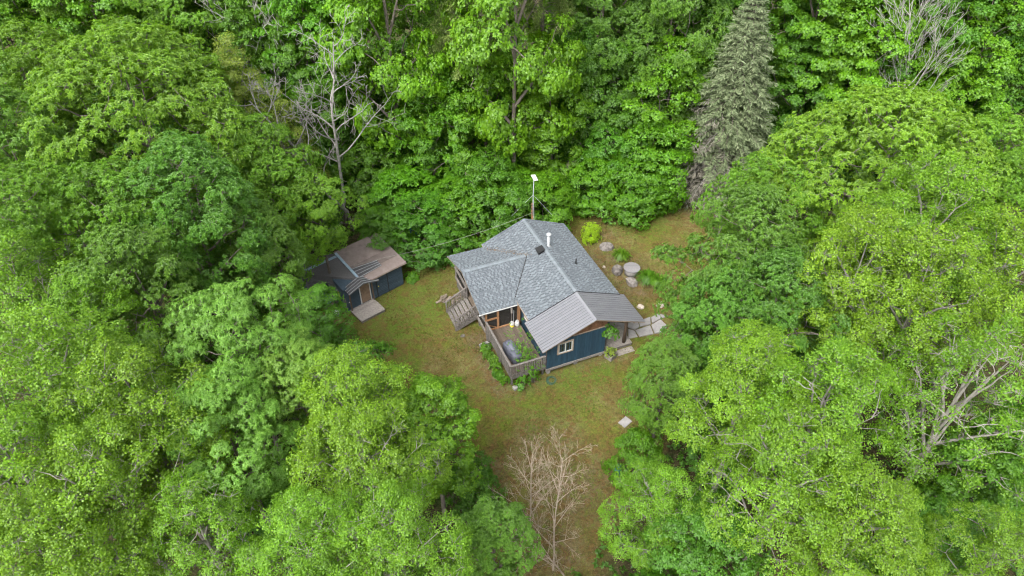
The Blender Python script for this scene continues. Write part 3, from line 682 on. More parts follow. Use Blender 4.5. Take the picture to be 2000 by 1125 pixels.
# main box, front wall on local y = 0, x 0..4.92
ms = MB().add([(0.0, 0, .02), (4.92, 0, .02), (4.92, 3.4, .02), (0.0, 3.4, .02), (0.0, 0, 2.18), (4.92, 0, 2.18), (4.92, 3.4, 2.55), (0.0, 3.4, 2.55)],
              [(3, 2, 1, 0), (4, 5, 6, 7), (0, 1, 5, 4), (1, 2, 6, 5), (2, 3, 7, 6), (3, 0, 4, 7)]).build('wall', M['slate_blue'], shed)
for i in range(14):
    z = .1 + i * .148
    for x0, x1 in ((0.02, 1.2), (2.1, 2.62), (2.70, 3.58), (3.66, 4.92)):
        plank('siding_board', ms, M['slate_blue'], ((x0 + x1) / 2, -.016, z + .074), (x1 - x0, .03, .14), (.06, 0, 0))
    plank('siding_board', ms, M['slate_blue'], (4.936, 1.7, z + .074), (.03, 3.38, .14), (0, .06, 0))
MB().box(3.585, 3.655, -.035, .01, .08, 2.12).box(2.625, 2.695, -.035, .01, .08, 2.12).build('door_jamb', M['black'], ms)
MB().lathe([(.03, -.02), (.03, .03)], 10).build('door_knob', M['yellow'], ms, loc=(2.78, -.05, 1.05)).rotation_euler = (1.57, 0, 0)
dr = MB().box(1.29, 2.03, -.045, .01, .22, 1.98).build('door', M['door_ply'], shed)
MB().box(1.21, 1.28, -.05, .01, .2, 2.05).box(2.04, 2.11, -.05, .01, .2, 2.05).box(1.21, 2.11, -.052, .008, 2.0, 2.06).build('door_frame', M['white'], dr)
MB().box(1.33, 1.36, -.085, -.045, 1.02, 1.08).build('handle', M['black'], dr)
MB().box(.25, .37, -.05, -.03, .85, .93).build('notice_plate', M['white'], shed)
plank('corner_board', shed, M['grey_wood'], (.02, -.03, .75), (.07, .07, 1.4))
# brown felt roof
def rz_(x, y): return 2.30 + (y + .47) * .115
br_ = slab('brown_roof', [(1.4, -.47, rz_(0, -.47)), (5.14, -.47, rz_(0, -.47)), (5.14, 3.6, rz_(0, 3.6)), (1.4, 3.6, rz_(0, 3.6))], .07, [M['brown_felt'], M['trim_wood']], shed)
for i in range(4):
    y = -.40 + i * .98
    MB().add([(1.38, y, rz_(0, y) + .012), (5.16, y, rz_(0, y) + .012), (5.16, y + 1.0, rz_(0, y + 1.0) + .006), (1.38, y + 1.0, rz_(0, y + 1.0) + .006), (1.38, y, rz_(0, y) - .02), (5.16, y, rz_(0, y) - .02)],
             [(0, 1, 2, 3), (4, 5, 1, 0)]).build('felt_strip', M['brown_felt'], br_)
# corrugated sheet patch with pale ridges
cs = MB().add([(1.62, .18, rz_(0, .18) + .03), (3.5, .34, rz_(0, .34) + .03), (3.52, 1.02, rz_(0, 1.02) + .03), (1.56, 1.34, rz_(0, 1.34) + .03)], [(0, 1, 2, 3), (3, 2, 1, 0)]).build('corrugated_sheet', M['corrugated'], br_)
for k in range(4):
    f = .06 + k * .29
    p0 = Vector((1.6, .18 + 1.16 * f, 0)); p1 = Vector((3.51, .34 + .68 * f, 0)); p0.z = rz_(0, p0.y) + .045; p1.z = rz_(0, p1.y) + .045
    MB().beam(p0, p1, .032, .02).build('sheet_ridge', M['pale_metal'], cs)
# dark shingle roof over the left wing: ridge along x at y = 3.0
ZRW, ZEW = 2.78, 2.0
wl_ = slab('shingle_roof', [(-1.75, 1.72, 2.05), (-.38, 1.72, 2.05), (-.38, .72, 1.72), (.3, .72, 1.72), (.3, .28, 2.02), (1.42, .28, 2.32), (1.42, 3.0, ZRW), (-1.75, 3.0, ZRW)], .06, [M['old_shingle'], M['grey_wood']], shed)
slab('shingle_roof', [(-1.75, 3.0, ZRW), (1.42, 3.0, ZRW), (1.42, 4.3, 2.3), (-1.75, 4.3, 2.3)], .06, [M['old_shingle'], M['grey_wood']], shed)
mb = MB(); rr = random.Random(4)
def wz(y): return 2.05 + (y - 1.72) * (ZRW - 2.05) / 1.28
for i in range(16):
    y = 2.88 - i * .15
    if y < .62: break
    x0 = -1.76 if y > 1.72 else (-.39 if y > .72 else .3)
    x = x0
    def z_at(xx, yy):
        if yy > 1.72: return wz(yy)
        return 2.05 + (yy - 1.72) * .33 if xx < .3 else 2.05 + (yy - 1.72) * .12 + .22 * max(0, min(1, (xx - .3) / 1.1))
    while x < 1.38:
        w = rr.uniform(.18, .34); x1 = min(x + w, 1.4); h = rr.uniform(.014, .024)
        zs = [z_at(x, y), z_at(x1, y), z_at(x1, y + .15), z_at(x, y + .15)]
        ps = [(x, y), (x1, y), (x1, y + .15), (x, y + .15)]
        mb.hexa([(px, py, z - .02) for (px, py), z in zip(ps, zs)] + [(px, py, z + (h + .02 if j < 2 else .012)) for j, ((px, py), z) in enumerate(zip(ps, zs))]); x = x1 + .006
o = mb.build('shingles', M['old_shingle'], wl_); o['kind'] = 'stuff'
MB().beam((-1.78, 3.0, ZRW + .02), (1.3, 3.0, ZRW + .02), .24, .035).build('ridge_flashing', M['blue_flash'], wl_)
MB().beam((1.42, 3.3, 2.86), (1.44, .3, 2.44), .2, .06).build('step_flashing', M['blue_flash'], shed)
# wing walls
MB().box(-1.62, .02, 1.95, 2.0, .02, 2.05).box(-1.62, -1.57, 1.95, 4.0, .02, 2.1).box(-.42, -.36, .8, 1.98, .02, 1.7).box(-.02, .04, .03, 1.9, .02, 1.9).build('wing_wall', M['slate_blue'], shed)
for i in range(10): plank('siding_board', shed.children[-1], M['slate_blue'], (-1.0, 1.94, .2 + i * .175), (1.16, .03, .165), (.06, 0, 0))
plank('wing_post', shed, M['cedar'], (-.05, .72, .85), (.09, .09, 1.7)); plank('wing_post', shed, M['grey_wood'], (-.02, .1, .8), (.09, .05, 1.6))
# gabled metal canopy over the door
cn = MB()
for sg in (-1, 1):
    cn.add([(1.38, .28, 2.52), (1.38 + sg * 1.25, .28, 2.12), (1.38 + sg * 1.25, -.66, 2.12), (1.38, -.66, 2.52)], [(0, 1, 2, 3), (3, 2, 1, 0)])
    cn.beam((1.38, -.62, 2.47), (1.38 + sg * 1.22, -.62, 2.08), .05, .07)
cn = cn.build('canopy', M['corrugated'], shed)
for sg in (-1, 1):
    for k in range(4):
        y = -.6 + k * .26
        MB().beam((1.38, y, 2.537), (1.38 + sg * 1.25, y, 2.137), .028, .02).build('canopy_rib', M['pale_metal'], cn)
for x in (.28, 2.14): plank('canopy_post', shed, M['log_brown'], (x, -.32, 1.2), (.08, .08, 1.85))
pd = MB().box(.22, 2.18, -1.66, -.1, .0, .2).build('platform', M['grey_wood'], shed)
for i in range(11): plank('platform_plank', pd, M['pale_wood'], (1.2, -.17 - i * .144, .218), (2.02 + R.uniform(-.02, .02), .136, .036))

def sh(x, y, z=0.): return (SO[0] + x * math.cos(SA) - y * math.sin(SA), SO[1] + x * math.sin(SA) + y * math.cos(SA), z)
tb = empty('workbench', sh(-.62, 1.5), SA); tag(tb, 'low bench with a stained pale teal top under the shed wing', 'bench')
MB().box(-.5, .46, -.52, .42, .74, .79).build('bench_top', M['teal'], tb)
for x in (-.44, .4):
    for y in (-.46, .36): MB().box(x - .04, x + .04, y - .04, y + .04, 0, .74).build('leg', M['grey_wood'], tb)
MB().box(-.45, .4, -.5, -.46, .1, .7).build('front_panel', M['split_log'], tb)
o = MB().lathe([(.22, 0), (.28, .3), (.3, .32), (.27, .32), (.2, .04)], 20).build('tub', M['white'], None, True, loc=sh(-.62, .25, gz(*sh(-.62, .25)[:2])))
tag(o, 'round white plastic tub on the ground left of the shed platform', 'tub')
o = MB().beam((-1.2, 0, .25), (1.2, .0, .4), .28, .08).beam((-1.0, .3, .15), (1.3, .25, .25), .25, .06).build('timber_planks', M['pale_wood'], None, loc=(-9.6, 45.2, .05)); o.rotation_euler = (0, 0, .6)
tag(o, 'pair of weathered planks lying behind the shed', 'planks')
o = lump('blue_tarp', M['blue_tarp'], (-8.3, 47.2, .35), (1.1, .7, .7), .4, 3, 14, 8, .6, .15, None, 'crumpled blue tarp half hidden by leaves behind the shed', 'tarp')

# ------------------------------------------------------------------ yard
for nm, mt, u, v, z, s, a, sd, lb in (
    ('boulder', 'rock', 6.95, .95, .02, (1.15, .85, .7), .3, 1, 'large grey boulder nearest the lime green shrub'),
    ('boulder', 'rock', 6.22, 3.95, .1, (.95, .8, .85), .9, 2, 'grey boulder on the far left of the round table'),
    ('boulder', 'rock', 6.62, 5.6, .06, (.95, .8, .8), 2.2, 4, 'grey boulder in front of the round table'),
    ('boulder', 'cream_rock', 5.85, 8.2, .05, (.6, .32, .35), -.6, 6, 'cream coloured stone on bare soil near the flagstones'),
    ('boulder', 'cream_rock', 7.3, 8.6, .05, (.55, .45, .4), .6, 7, 'pale pinkish stone at the edge of the oak leaves'),
    ('boulder', 'cream_rock', 5.55, 3.1, .03, (.22, .2, .3), .2, 8, 'small white stone on the soil between boulder and shrub'),
    ('boulder', 'rock', -7.1, 5.7, -.02, (.35, .3, .2), .2, 9, 'small pale stone at the foot of the side stairs')):
    x, y = hw(u, v)
    lump(nm, M[mt], (x, y, gz(x, y) + z), s, a, sd, 10, 6, .8, .42, None, lb, 'rock', 'rocks in the yard', False)
x, y = hw(7.15, 4.55); t = empty('round_table', (x, y, gz(x, y))); tag(t, 'round grey plank-topped table on a concrete drum between boulders', 'table')
MB().lathe([(.52, -.05), (.52, .55), (.5, .57)], 24).build('drum', M['concrete'], t, True)
for i in range(8):
    y0, y1 = -.64 + i * .16, -.64 + (i + 1) * .16 - .008
    c0, c1 = math.sqrt(max(.0, .64 ** 2 - y0 ** 2)), math.sqrt(max(.0, .64 ** 2 - y1 ** 2)); ym = (y0 + y1) / 2; cm = math.sqrt(.64 ** 2 - ym ** 2)
    MB().prism([(-c0, y0), (c0, y0), (cm, ym), (c1, y1), (-c1, y1), (-cm, ym)], .575, .62).build('top_plank', M['table_wood'], t)
# flagstones by the entrance: polygons with real joints
FL = [[(3.4, 8.85), (4.0, 9.35), (3.9, 9.75), (3.42, 10.5), (3.42, 9.3)], [(4.05, 9.3), (4.9, 9.45), (4.72, 10.0), (4.25, 10.08), (3.98, 9.75)], [(4.98, 9.45), (5.95, 9.4), (5.6, 10.05), (4.8, 9.98)],
      [(3.9, 9.85), (4.22, 10.18), (4.12, 10.78), (3.45, 10.68)], [(4.3, 10.16), (5.5, 10.14), (5.3, 10.95), (4.25, 10.82)], [(5.6, 10.15), (6.5, 9.9), (6.6, 10.7), (5.9, 11.05), (5.4, 10.95)], [(6.0, 9.45), (6.7, 9.3), (7.2, 9.8), (6.5, 9.82), (5.75, 10.0)], [(3.4, 8.0), (4.4, 8.4), (4.9, 9.36), (4.1, 9.2), (3.42, 8.75)]]
FLB = ['pale flagstone against the entrance deck under the roof edge', 'pale flagstone just behind the log post', 'pale flagstone at the far side of the entrance path', 'triangular pale flagstone in front of the log post', 'large pale flagstone in the middle of the entrance path', 'pale flagstone running under the oak leaves on the near side', 'pale flagstone running under the oak leaves on the far side', 'pale flagstone furthest along the annex roof eave']
for k, (pl, lb) in enumerate(zip(FL, FLB)):
    cu = sum(p[0] for p in pl) / len(pl); cv = sum(p[1] for p in pl) / len(pl); wx, wy = hw(cu, cv)
    pp = [(p[0] - cu, -(p[1] - cv)) for p in pl]
    ar = sum(pp[i][0] * pp[(i + 1) % len(pp)][1] - pp[(i + 1) % len(pp)][0] * pp[i][1] for i in range(len(pp)))
    if ar < 0: pp = pp[::-1]
    o = MB().prism(pp, -.1, .07 + .01 * (k % 3)).build('flagstone', M['pale_stone'], None, loc=(wx, wy, gz(wx, wy))); o.rotation_euler = (R.uniform(-.01, .01), R.uniform(-.01, .01), HYAW)
    tag(o, lb, 'flagstone', 'flagstones of the entrance path')
o = MB().box(-.36, .36, -.27, .27, -.05, .045).build('paving_slab', M['pale_stone'], None, loc=(7.05, 27.65, gz(7.05, 27.65))); o.rotation_euler = (0, 0, .75)
tag(o, 'single square pale paving slab on the lawn below the oak', 'slab')
o = empty('rain_barrel', (6.15, 24.0, gz(6.15, 24.0))); tag(o, 'small teal plastic barrel half hidden by leaves at the lawn edge', 'barrel')
MB().lathe([(.2, 0), (.24, .25), (.24, .45), (.2, .7)], 16).build('body', M['teal_plastic'], o, True)
MB().lathe([(.21, .7), (.21, .74), (.1, .76)], 16).build('lid', M['teal_plastic'], o, True)
x, y = hw(1.42, 11.75); pb = empty('planter', (x, y, gz(x, y)), HYAW + .4); tag(pb, 'grey wooden planter box with a plant at the annex corner', 'planter')
mb = MB().box(-.3, .3, -.3, -.26, 0, .4).box(-.3, .3, .26, .3, 0, .4).box(-.3, -.26, -.26, .26, 0, .4).box(.26, .3, -.26, .26, 0, .4); mb.build('box', M['grey_wood'], pb)
MB().box(-.26, .26, -.26, .26, .05, .33).build('soil', M['interior'], pb)
# ------------------------------------------------------------------ vegetation generators
SHAPES = {
    'diamond': np.array([(0, 0, 0), (.42, .5, .10), (1, 0, -.12), (.42, -.5, .10)]),
    'round': np.array([(0, 0, 0), (.42, .52, .05), (.95, .26, -.02), (.95, -.26, -.02), (.42, -.52, .05)]),
    'broad': np.array([(0, 0, 0), (.34, .56, .05), (.98, .14, -.14), (.98, -.14, -.14), (.34, -.56, .05)]),
    'blade': np.array([(0, .5, 0), (1, 0, -.1), (0, -.5, 0)]),
}
def nrm(a): return a / np.maximum(np.linalg.norm(a, axis=-1, keepdims=True), 1e-9)
def leaves_geo(P, A, N, L, Wd, shape):
    """leaf polygons at P along A with face normal near N; returns verts, verts per leaf"""
    A = nrm(A); N = nrm(N - (N * A).sum(-1, keepdims=True) * A); S = np.cross(N, A); T = SHAPES[shape]
    V = P[:, None] + A[:, None] * (T[None, :, 0:1] * L[:, None, None]) + S[:, None] * (T[None, :, 1:2] * Wd[:, None, None]) + N[:, None] * (T[None, :, 2:3] * L[:, None, None])
    return V.reshape(-1, 3), len(T)
def leaf_mesh(name, parts, mat):
    """parts: list of (V, k) blocks"""
    V = np.concatenate([p[0] for p in parts]); sz = np.concatenate([np.full(len(p[0]) // p[1], p[1]) for p in parts])
    return mesh_np(name, V, np.arange(len(V)), sz, mat)
def rosettes(rng, P, D, m, L, Wd, shape, th=(50, 95), droop=.25, spread=0.0, jit=.25):
    """m leaves radiating about direction D at each tip P"""
    n = len(P); D = nrm(D)
    ref = np.where(np.abs(D[:, 2:3]) < .9, np.array([[0, 0, 1.]]), np.array([[1., 0, 0]]))
    U = nrm(np.cross(D, ref)); Vv = np.cross(D, U)
    ph = (np.arange(m)[None] / m * 2 * np.pi + rng.uniform(0, 6.28, (n, 1)) + rng.normal(0, .35, (n, m)))
    t = np.radians(rng.uniform(th[0], th[1], (n, m)))
    A = D[:, None] * np.cos(t)[..., None] + (U[:, None] * np.cos(ph)[..., None] + Vv[:, None] * np.sin(ph)[..., None]) * np.sin(t)[..., None]
    A = A.reshape(-1, 3); A[:, 2] -= droop * rng.uniform(.3, 1.5, len(A)); A = nrm(A)
    N = np.repeat(D, m, 0) + np.array([0, 0, .5]) + rng.normal(0, jit, A.shape)
    Q = np.repeat(P, m, 0) + rng.normal(0, spread, A.shape) if spread > 0 else np.repeat(P, m, 0)
    s = rng.uniform(.7, 1.25, len(A))
    return leaves_geo(Q, A, N, L * s, Wd * s, shape)
def bez(a, b, c, n): t = np.linspace(0, 1, n)[:, None]; return (1 - t) ** 2 * a + 2 * t * (1 - t) * b + t * t * c
def prisms(mb, A, B, r):
    """thin three-sided twigs from A to B, joined to builder"""
    d = nrm(B - A); u = nrm(np.cross(d, np.array([.3, .2, .93]))); v = np.cross(d, u)
    for i in range(len(A)):
        b = len(mb.v)
        for k, (P, rr) in enumerate(((A[i], r), (B[i], r * .45))):
            for a in (0, 2.094, 4.189): mb.v.append(tuple(P + (u[i] * math.cos(a) + v[i] * math.sin(a)) * rr))
        for j in range(3): mb.f.append([b + j, b + (j + 1) % 3, b + 3 + (j + 1) % 3, b + 3 + j]); mb.m.append(0)

def gen_tree(name, seed, H=15., Rr=4.5, z0=4.5, prof='dome', cr=1.0, nc=110, sprays=40, leaves=9, L=.2, Wd=.085, shape='diamond', leaf='oak', bark='bark_brown',
             flat=.65, trunk_r=.22, limbs=7, droop=.25, th=(50, 95), twigs=6, inner=.25, lean=(0, 0), bare=0., spread=.0, jit=.25, lobes=.16, twig_r=.012, upb=.35, limb_k=.5, rise=(.12, .3)):
    rng = np.random.default_rng(seed)
    def rad(t):
        t = np.clip(t, 0, 1)
        if prof == 'dome': return np.where(t < .3, .55 + .45 * t / .3, np.sqrt(np.maximum(0, 1 - ((t - .3) / .7) ** 2.3)))
        if prof == 'egg': return np.maximum(0, np.sin(np.pi * np.clip(t, 0, 1) ** .8)) ** .62
        if prof == 'cone': return (1 - t) ** .8 * np.minimum(1, .55 + t * 3)
        return np.minimum(1, .8 + t) * np.sqrt(np.maximum(0, 1 - t ** 3))         # bush: full to the ground
    n = 5000; t = rng.uniform(0, 1, n) ** .85; ph = rng.uniform(0, 6.28, n)
    ks = rng.uniform(0, 6.28, 4)
    lob = 1 + lobes * np.sin(2 * ph + ks[0] + 2 * t) + lobes * .8 * np.sin(3 * ph + ks[1] - 3 * t) + lobes * .7 * np.sin(5 * ph + ks[2] + 5 * t)
    f = np.where(rng.uniform(0, 1, n) < inner, rng.uniform(.15, .8, n), rng.uniform(.86, 1.03, n))
    r = rad(t) * Rr * lob * f
    C = np.stack([r * np.cos(ph), r * np.sin(ph), z0 + t * (H - z0) * (1 - (1 - f) * .12)], 1)
    keep = []; dm = cr * .92
    for i in range(n):
        if len(keep) >= nc: break
        if not keep or np.min(np.linalg.norm((C[keep] - C[i]) * np.array([1, 1, 1.15]), axis=1)) > dm: keep.append(i)
    C = C[keep]; outer = f[keep] > .8; nc = len(C)
    ax = np.array([lean[0], lean[1], 0.])
    C += ax[None] * (C[:, 2:3] / H) ** 1.3
    zm = z0 + .35 * (H - z0)
    out = nrm(np.stack([C[:, 0], C[:, 1], (C[:, 2] - zm) * .9 + Rr * .25], 1))
    # skeleton
    mb = MB(); TP = np.array([ax * (q ** 1.3) + np.array([math.sin(q * 5 + seed) * .12 * q * 2, math.cos(q * 4 + seed) * .12 * q * 2, q * H * .86]) for q in np.linspace(0, 1, 9)])
    TP[0, 2] = -9.
    mb.tube(TP, [trunk_r * (1.25 if i == 0 else 1) * (1 - .9 * i / 8.2) for i in range(9)], 8, False)
    nodes = [TP[4:]]; nr = [np.full(len(TP[4:]), .05)]
    for k in range(limbs):
        q = .28 + .5 * (k + rng.uniform(0, .6)) / limbs if z0 > H * .2 else .1 + .6 * k / limbs
        i0 = q * 8; j = int(i0); s = TP[j] * (1 - i0 + j) + TP[min(j + 1, 8)] * (i0 - j)
        a = k * 2.4 + rng.uniform(-.4, .4); zz = min(s[2] + rng.uniform(*rise) * H, H * .93); tt = (zz - z0) / (H - z0)
        rr = float(rad(np.array([max(tt, .05)]))[0]) * Rr * .78
        e = np.array([rr * math.cos(a), rr * math.sin(a), zz]) + ax * (zz / H) ** 1.3
        c = s * .45 + e * .55 + np.array([0, 0, rng.uniform(-.5, .6)]); P = bez(s, c, e, 7) + rng.normal(0, .06, (7, 3)) * np.linspace(0, 1, 7)[:, None]
        mb.tube(P, [max(.02, trunk_r * limb_k * (1 - .85 * i / 6)) for i in range(7)], 6, False)
        nodes.append(P[1:])
    nodes = np.concatenate(nodes)
    leaf_on = rng.uniform(0, 1, nc) > bare
    SP, SD = [], []
    order = np.argsort([np.min(np.linalg.norm(nodes - c_, axis=1)) for c_ in C])
    for i in order:
        d = C[i] - nodes; dl = np.linalg.norm(d, axis=1); cost = dl + np.maximum(0, .35 * dl - d[:, 2]) * 1.3; s = nodes[np.argmin(cost)]
        c = (s + C[i]) / 2 + np.array([0, 0, -.12 * np.linalg.norm(C[i] - s) * rng.uniform(-1, 1.4)])
        P = bez(s, c, C[i], 5); P[1:4] += rng.normal(0, .05, (3, 3)); b0 = min(.045, .018 + .012 * np.linalg.norm(C[i] - s)); mb.tube(P, [b0, b0 * .8, b0 * .65, b0 * .5, b0 * .35], 4, False); nodes = np.concatenate([nodes, P[2:4]])
        k = int(sprays * rng.uniform(.7, 1.3) * (1 if outer[i] else .55))
        if not leaf_on[i]: k = max(2, k // 10)
        d = nrm(rng.normal(0, 1, (k, 3)) + out[i] * .55 + np.array([0, 0, upb])); u = rng.uniform(.35, 1, (k, 1)) ** .5
        rc = cr * rng.uniform(.75, 1.25)
        pts = C[i] + d * u * rc * np.array([1, 1, flat])
        SP.append(pts); SD.append(nrm(d * .75 + out[i] * .55 + np.array([0, 0, .3])))
        kt = min(twigs, k)
        if kt: prisms(mb, np.repeat(C[i][None], kt, 0), pts[:kt], twig_r)
    SP = np.concatenate(SP); SD = np.concatenate(SD)
    geo = rosettes(rng, SP, SD, leaves, L, Wd, shape, th, droop, spread, jit)
    tm = mb.mesh(name + '_trunk', M[bark], True)
    cm = leaf_mesh(name + '_crown', [geo], M[leaf])
    return dict(trunk=tm, crown=cm, H=H, R=Rr, Re=Rr * 1.0 + .35 * cr, zc=z0 + .45 * (H - z0))

def gen_bare(name, seed, H=10., bark='bark_birch', spread=.35, n1=16, r0=.09, up=.8, depth=3, z0=.25, crooked=.1, droopy=0., blen=.42, rmin=.006):
    rng = random.Random(seed); mb = MB()
    def branch(p, d, ln, r, dep):
        n = 6 if dep < 2 else 4; pts = [Vector(p)]; dd = Vector(d).normalized()
        for i in range(n):
            dd = (dd + Vector((rng.gauss(0, crooked), rng.gauss(0, crooked), rng.gauss(0, crooked * .6) + (.06 * up if dep else .05) - droopy * dep * .05))).normalized()
            pts.append(pts[-1] + dd * ln / n)
        mb.tube(pts, [max(rmin, r * (1 - .8 * i / n)) for i in range(n + 1)], 7 if dep == 0 else (5 if dep == 1 else 3), False)
        if dep >= depth: return
        m = n1 if dep == 0 else (7 if dep == 1 else 4)
        for k in range(m):
            f = (z0 if dep == 0 else .25) + (1 - (z0 if dep == 0 else .25)) * (k + rng.random()) / m; f = min(f, .98)
            i = int(f * n); q = pts[i].lerp(pts[min(i + 1, n)], f * n - i); a = rng.uniform(0, 6.28) if dep else k * 2.4 + rng.uniform(-.4, .4)
            ax = (pts[min(i + 1, n)] - pts[i]).normalized(); s = ax.cross(Vector((math.cos(a), math.sin(a), .2))).normalized()
            nd = ax * (up + rng.uniform(-.15, .2)) + s * (spread * rng.uniform(1.2, 2.2))
            branch(q, nd, ln * (blen if dep == 0 else .5) * (1.15 - .75 * f) * rng.uniform(.8, 1.25), r * .42 * (1.2 - f * .7), dep + 1)
    branch((0, 0, -.3), (0, 0, 1), H, r0, 0)
    return mb.mesh(name, M[bark], True)

def gen_conifer(name, seed, H, Rr, whorls, per, blades, leaf, L=.22, Wd=.05, dead=False, tuft=False, z0=.4, sag=.35, top=.12):
    rng = np.random.default_rng(seed); mb = MB(); mbd = MB(); mb.tube([(0, 0, -8), (.05, .03, H * .5), (0, 0, H * .99)], [.24 * H / 14, .14 * H / 14, .02], 8, False)
    P, A, N, PD, AD, ND = [], [], [], [], [], []
    for w in range(whorls):
        f = (w + .5) / whorls; z = z0 + (H - z0) * f ** 1.05; ln0 = Rr * ((1 - f) ** .85 * (1 - top) + top * (1 - f)) * min(1, .75 + f * 2)
        for k in range(per):
            a = 2 * math.pi * (k + rng.uniform(-.3, .3)) / per + w * .9; ln = ln0 * rng.uniform(.72, 1.12)
            if ln < .1: continue
            rd = np.array([math.cos(a), math.sin(a), 0]); s = np.array([0, 0, z]); e = s + rd * ln + np.array([0, 0, -sag * ln * (1 - f * .8)])
            c = s + rd * ln * .55 + np.array([0, 0, .05 * ln]); B = bez(s, c, e, 5)
            isdead = dead and (math.cos(a - math.radians(205)) > -.15) and (z < H * (.27 + .17 * math.cos(a - math.radians(195))) + rng.normal(0, 1.0)) and rng.uniform() < .8; tgt = mbd if isdead else mb
            tgt.tube(B, [.035, .028, .02, .014, .008], 3, False)
            nb = max(6, int(blades * ln / Rr)); u = rng.uniform(.12, 1, nb) ** .75
            pts = (1 - u[:, None]) ** 2 * s + 2 * (u * (1 - u))[:, None] * c + (u ** 2)[:, None] * e
            sd = np.array([-math.sin(a), math.cos(a), 0]); sg = rng.choice([-1., 1.], nb)[:, None]
            if tuft:
                sel = u > .45; pts = pts[sel] + rng.normal(0, .16, (sel.sum(), 3)); ax_ = nrm(rng.normal(0, 1, pts.shape) + rd * .5 + np.array([0, 0, .5]))
            else:
                ax_ = nrm(rd * rng.uniform(.35, .9, (nb, 1)) + sd * sg * rng.uniform(.3, 1, (nb, 1)) + rng.normal(0, .2, (nb, 3)) + np.array([0, 0, -.15]))
                pts = pts + sd * sg * (1 - u[:, None]) * ln * rng.uniform(0, .28, (nb, 1)) + rng.normal(0, .05, (nb, 3))
            nn = np.array([0, 0, 1.]) + rng.normal(0, .35, pts.shape)
            if isdead: PD.append(pts[::2]); AD.append(ax_[::2]); ND.append(nn[::2])
            else: P.append(pts); A.append(ax_); N.append(nn)
    P, A, N = map(np.concatenate, (P, A, N)); s = rng.uniform(.7, 1.3, len(P))
    out = dict(trunk=mb.mesh(name + '_trunk', M['bark_brown'], True), crown=leaf_mesh(name + '_crown', [leaves_geo(P, A, N, L * s, Wd * s, 'diamond')], M[leaf]), H=H, R=Rr, Re=Rr, zc=H * .45)
    if dead:
        PD, AD, ND = map(np.concatenate, (PD, AD, ND)); s = rng.uniform(.7, 1.5, len(PD))
        out['dead'] = leaf_mesh(name + '_dead', [leaves_geo(PD, AD, ND, L * 1.3 * s, .03 * s, 'diamond')], M['needle_dead'])
        out['deadb'] = mbd.mesh(name + '_deadb', M['bark_dead'], True)
    return out

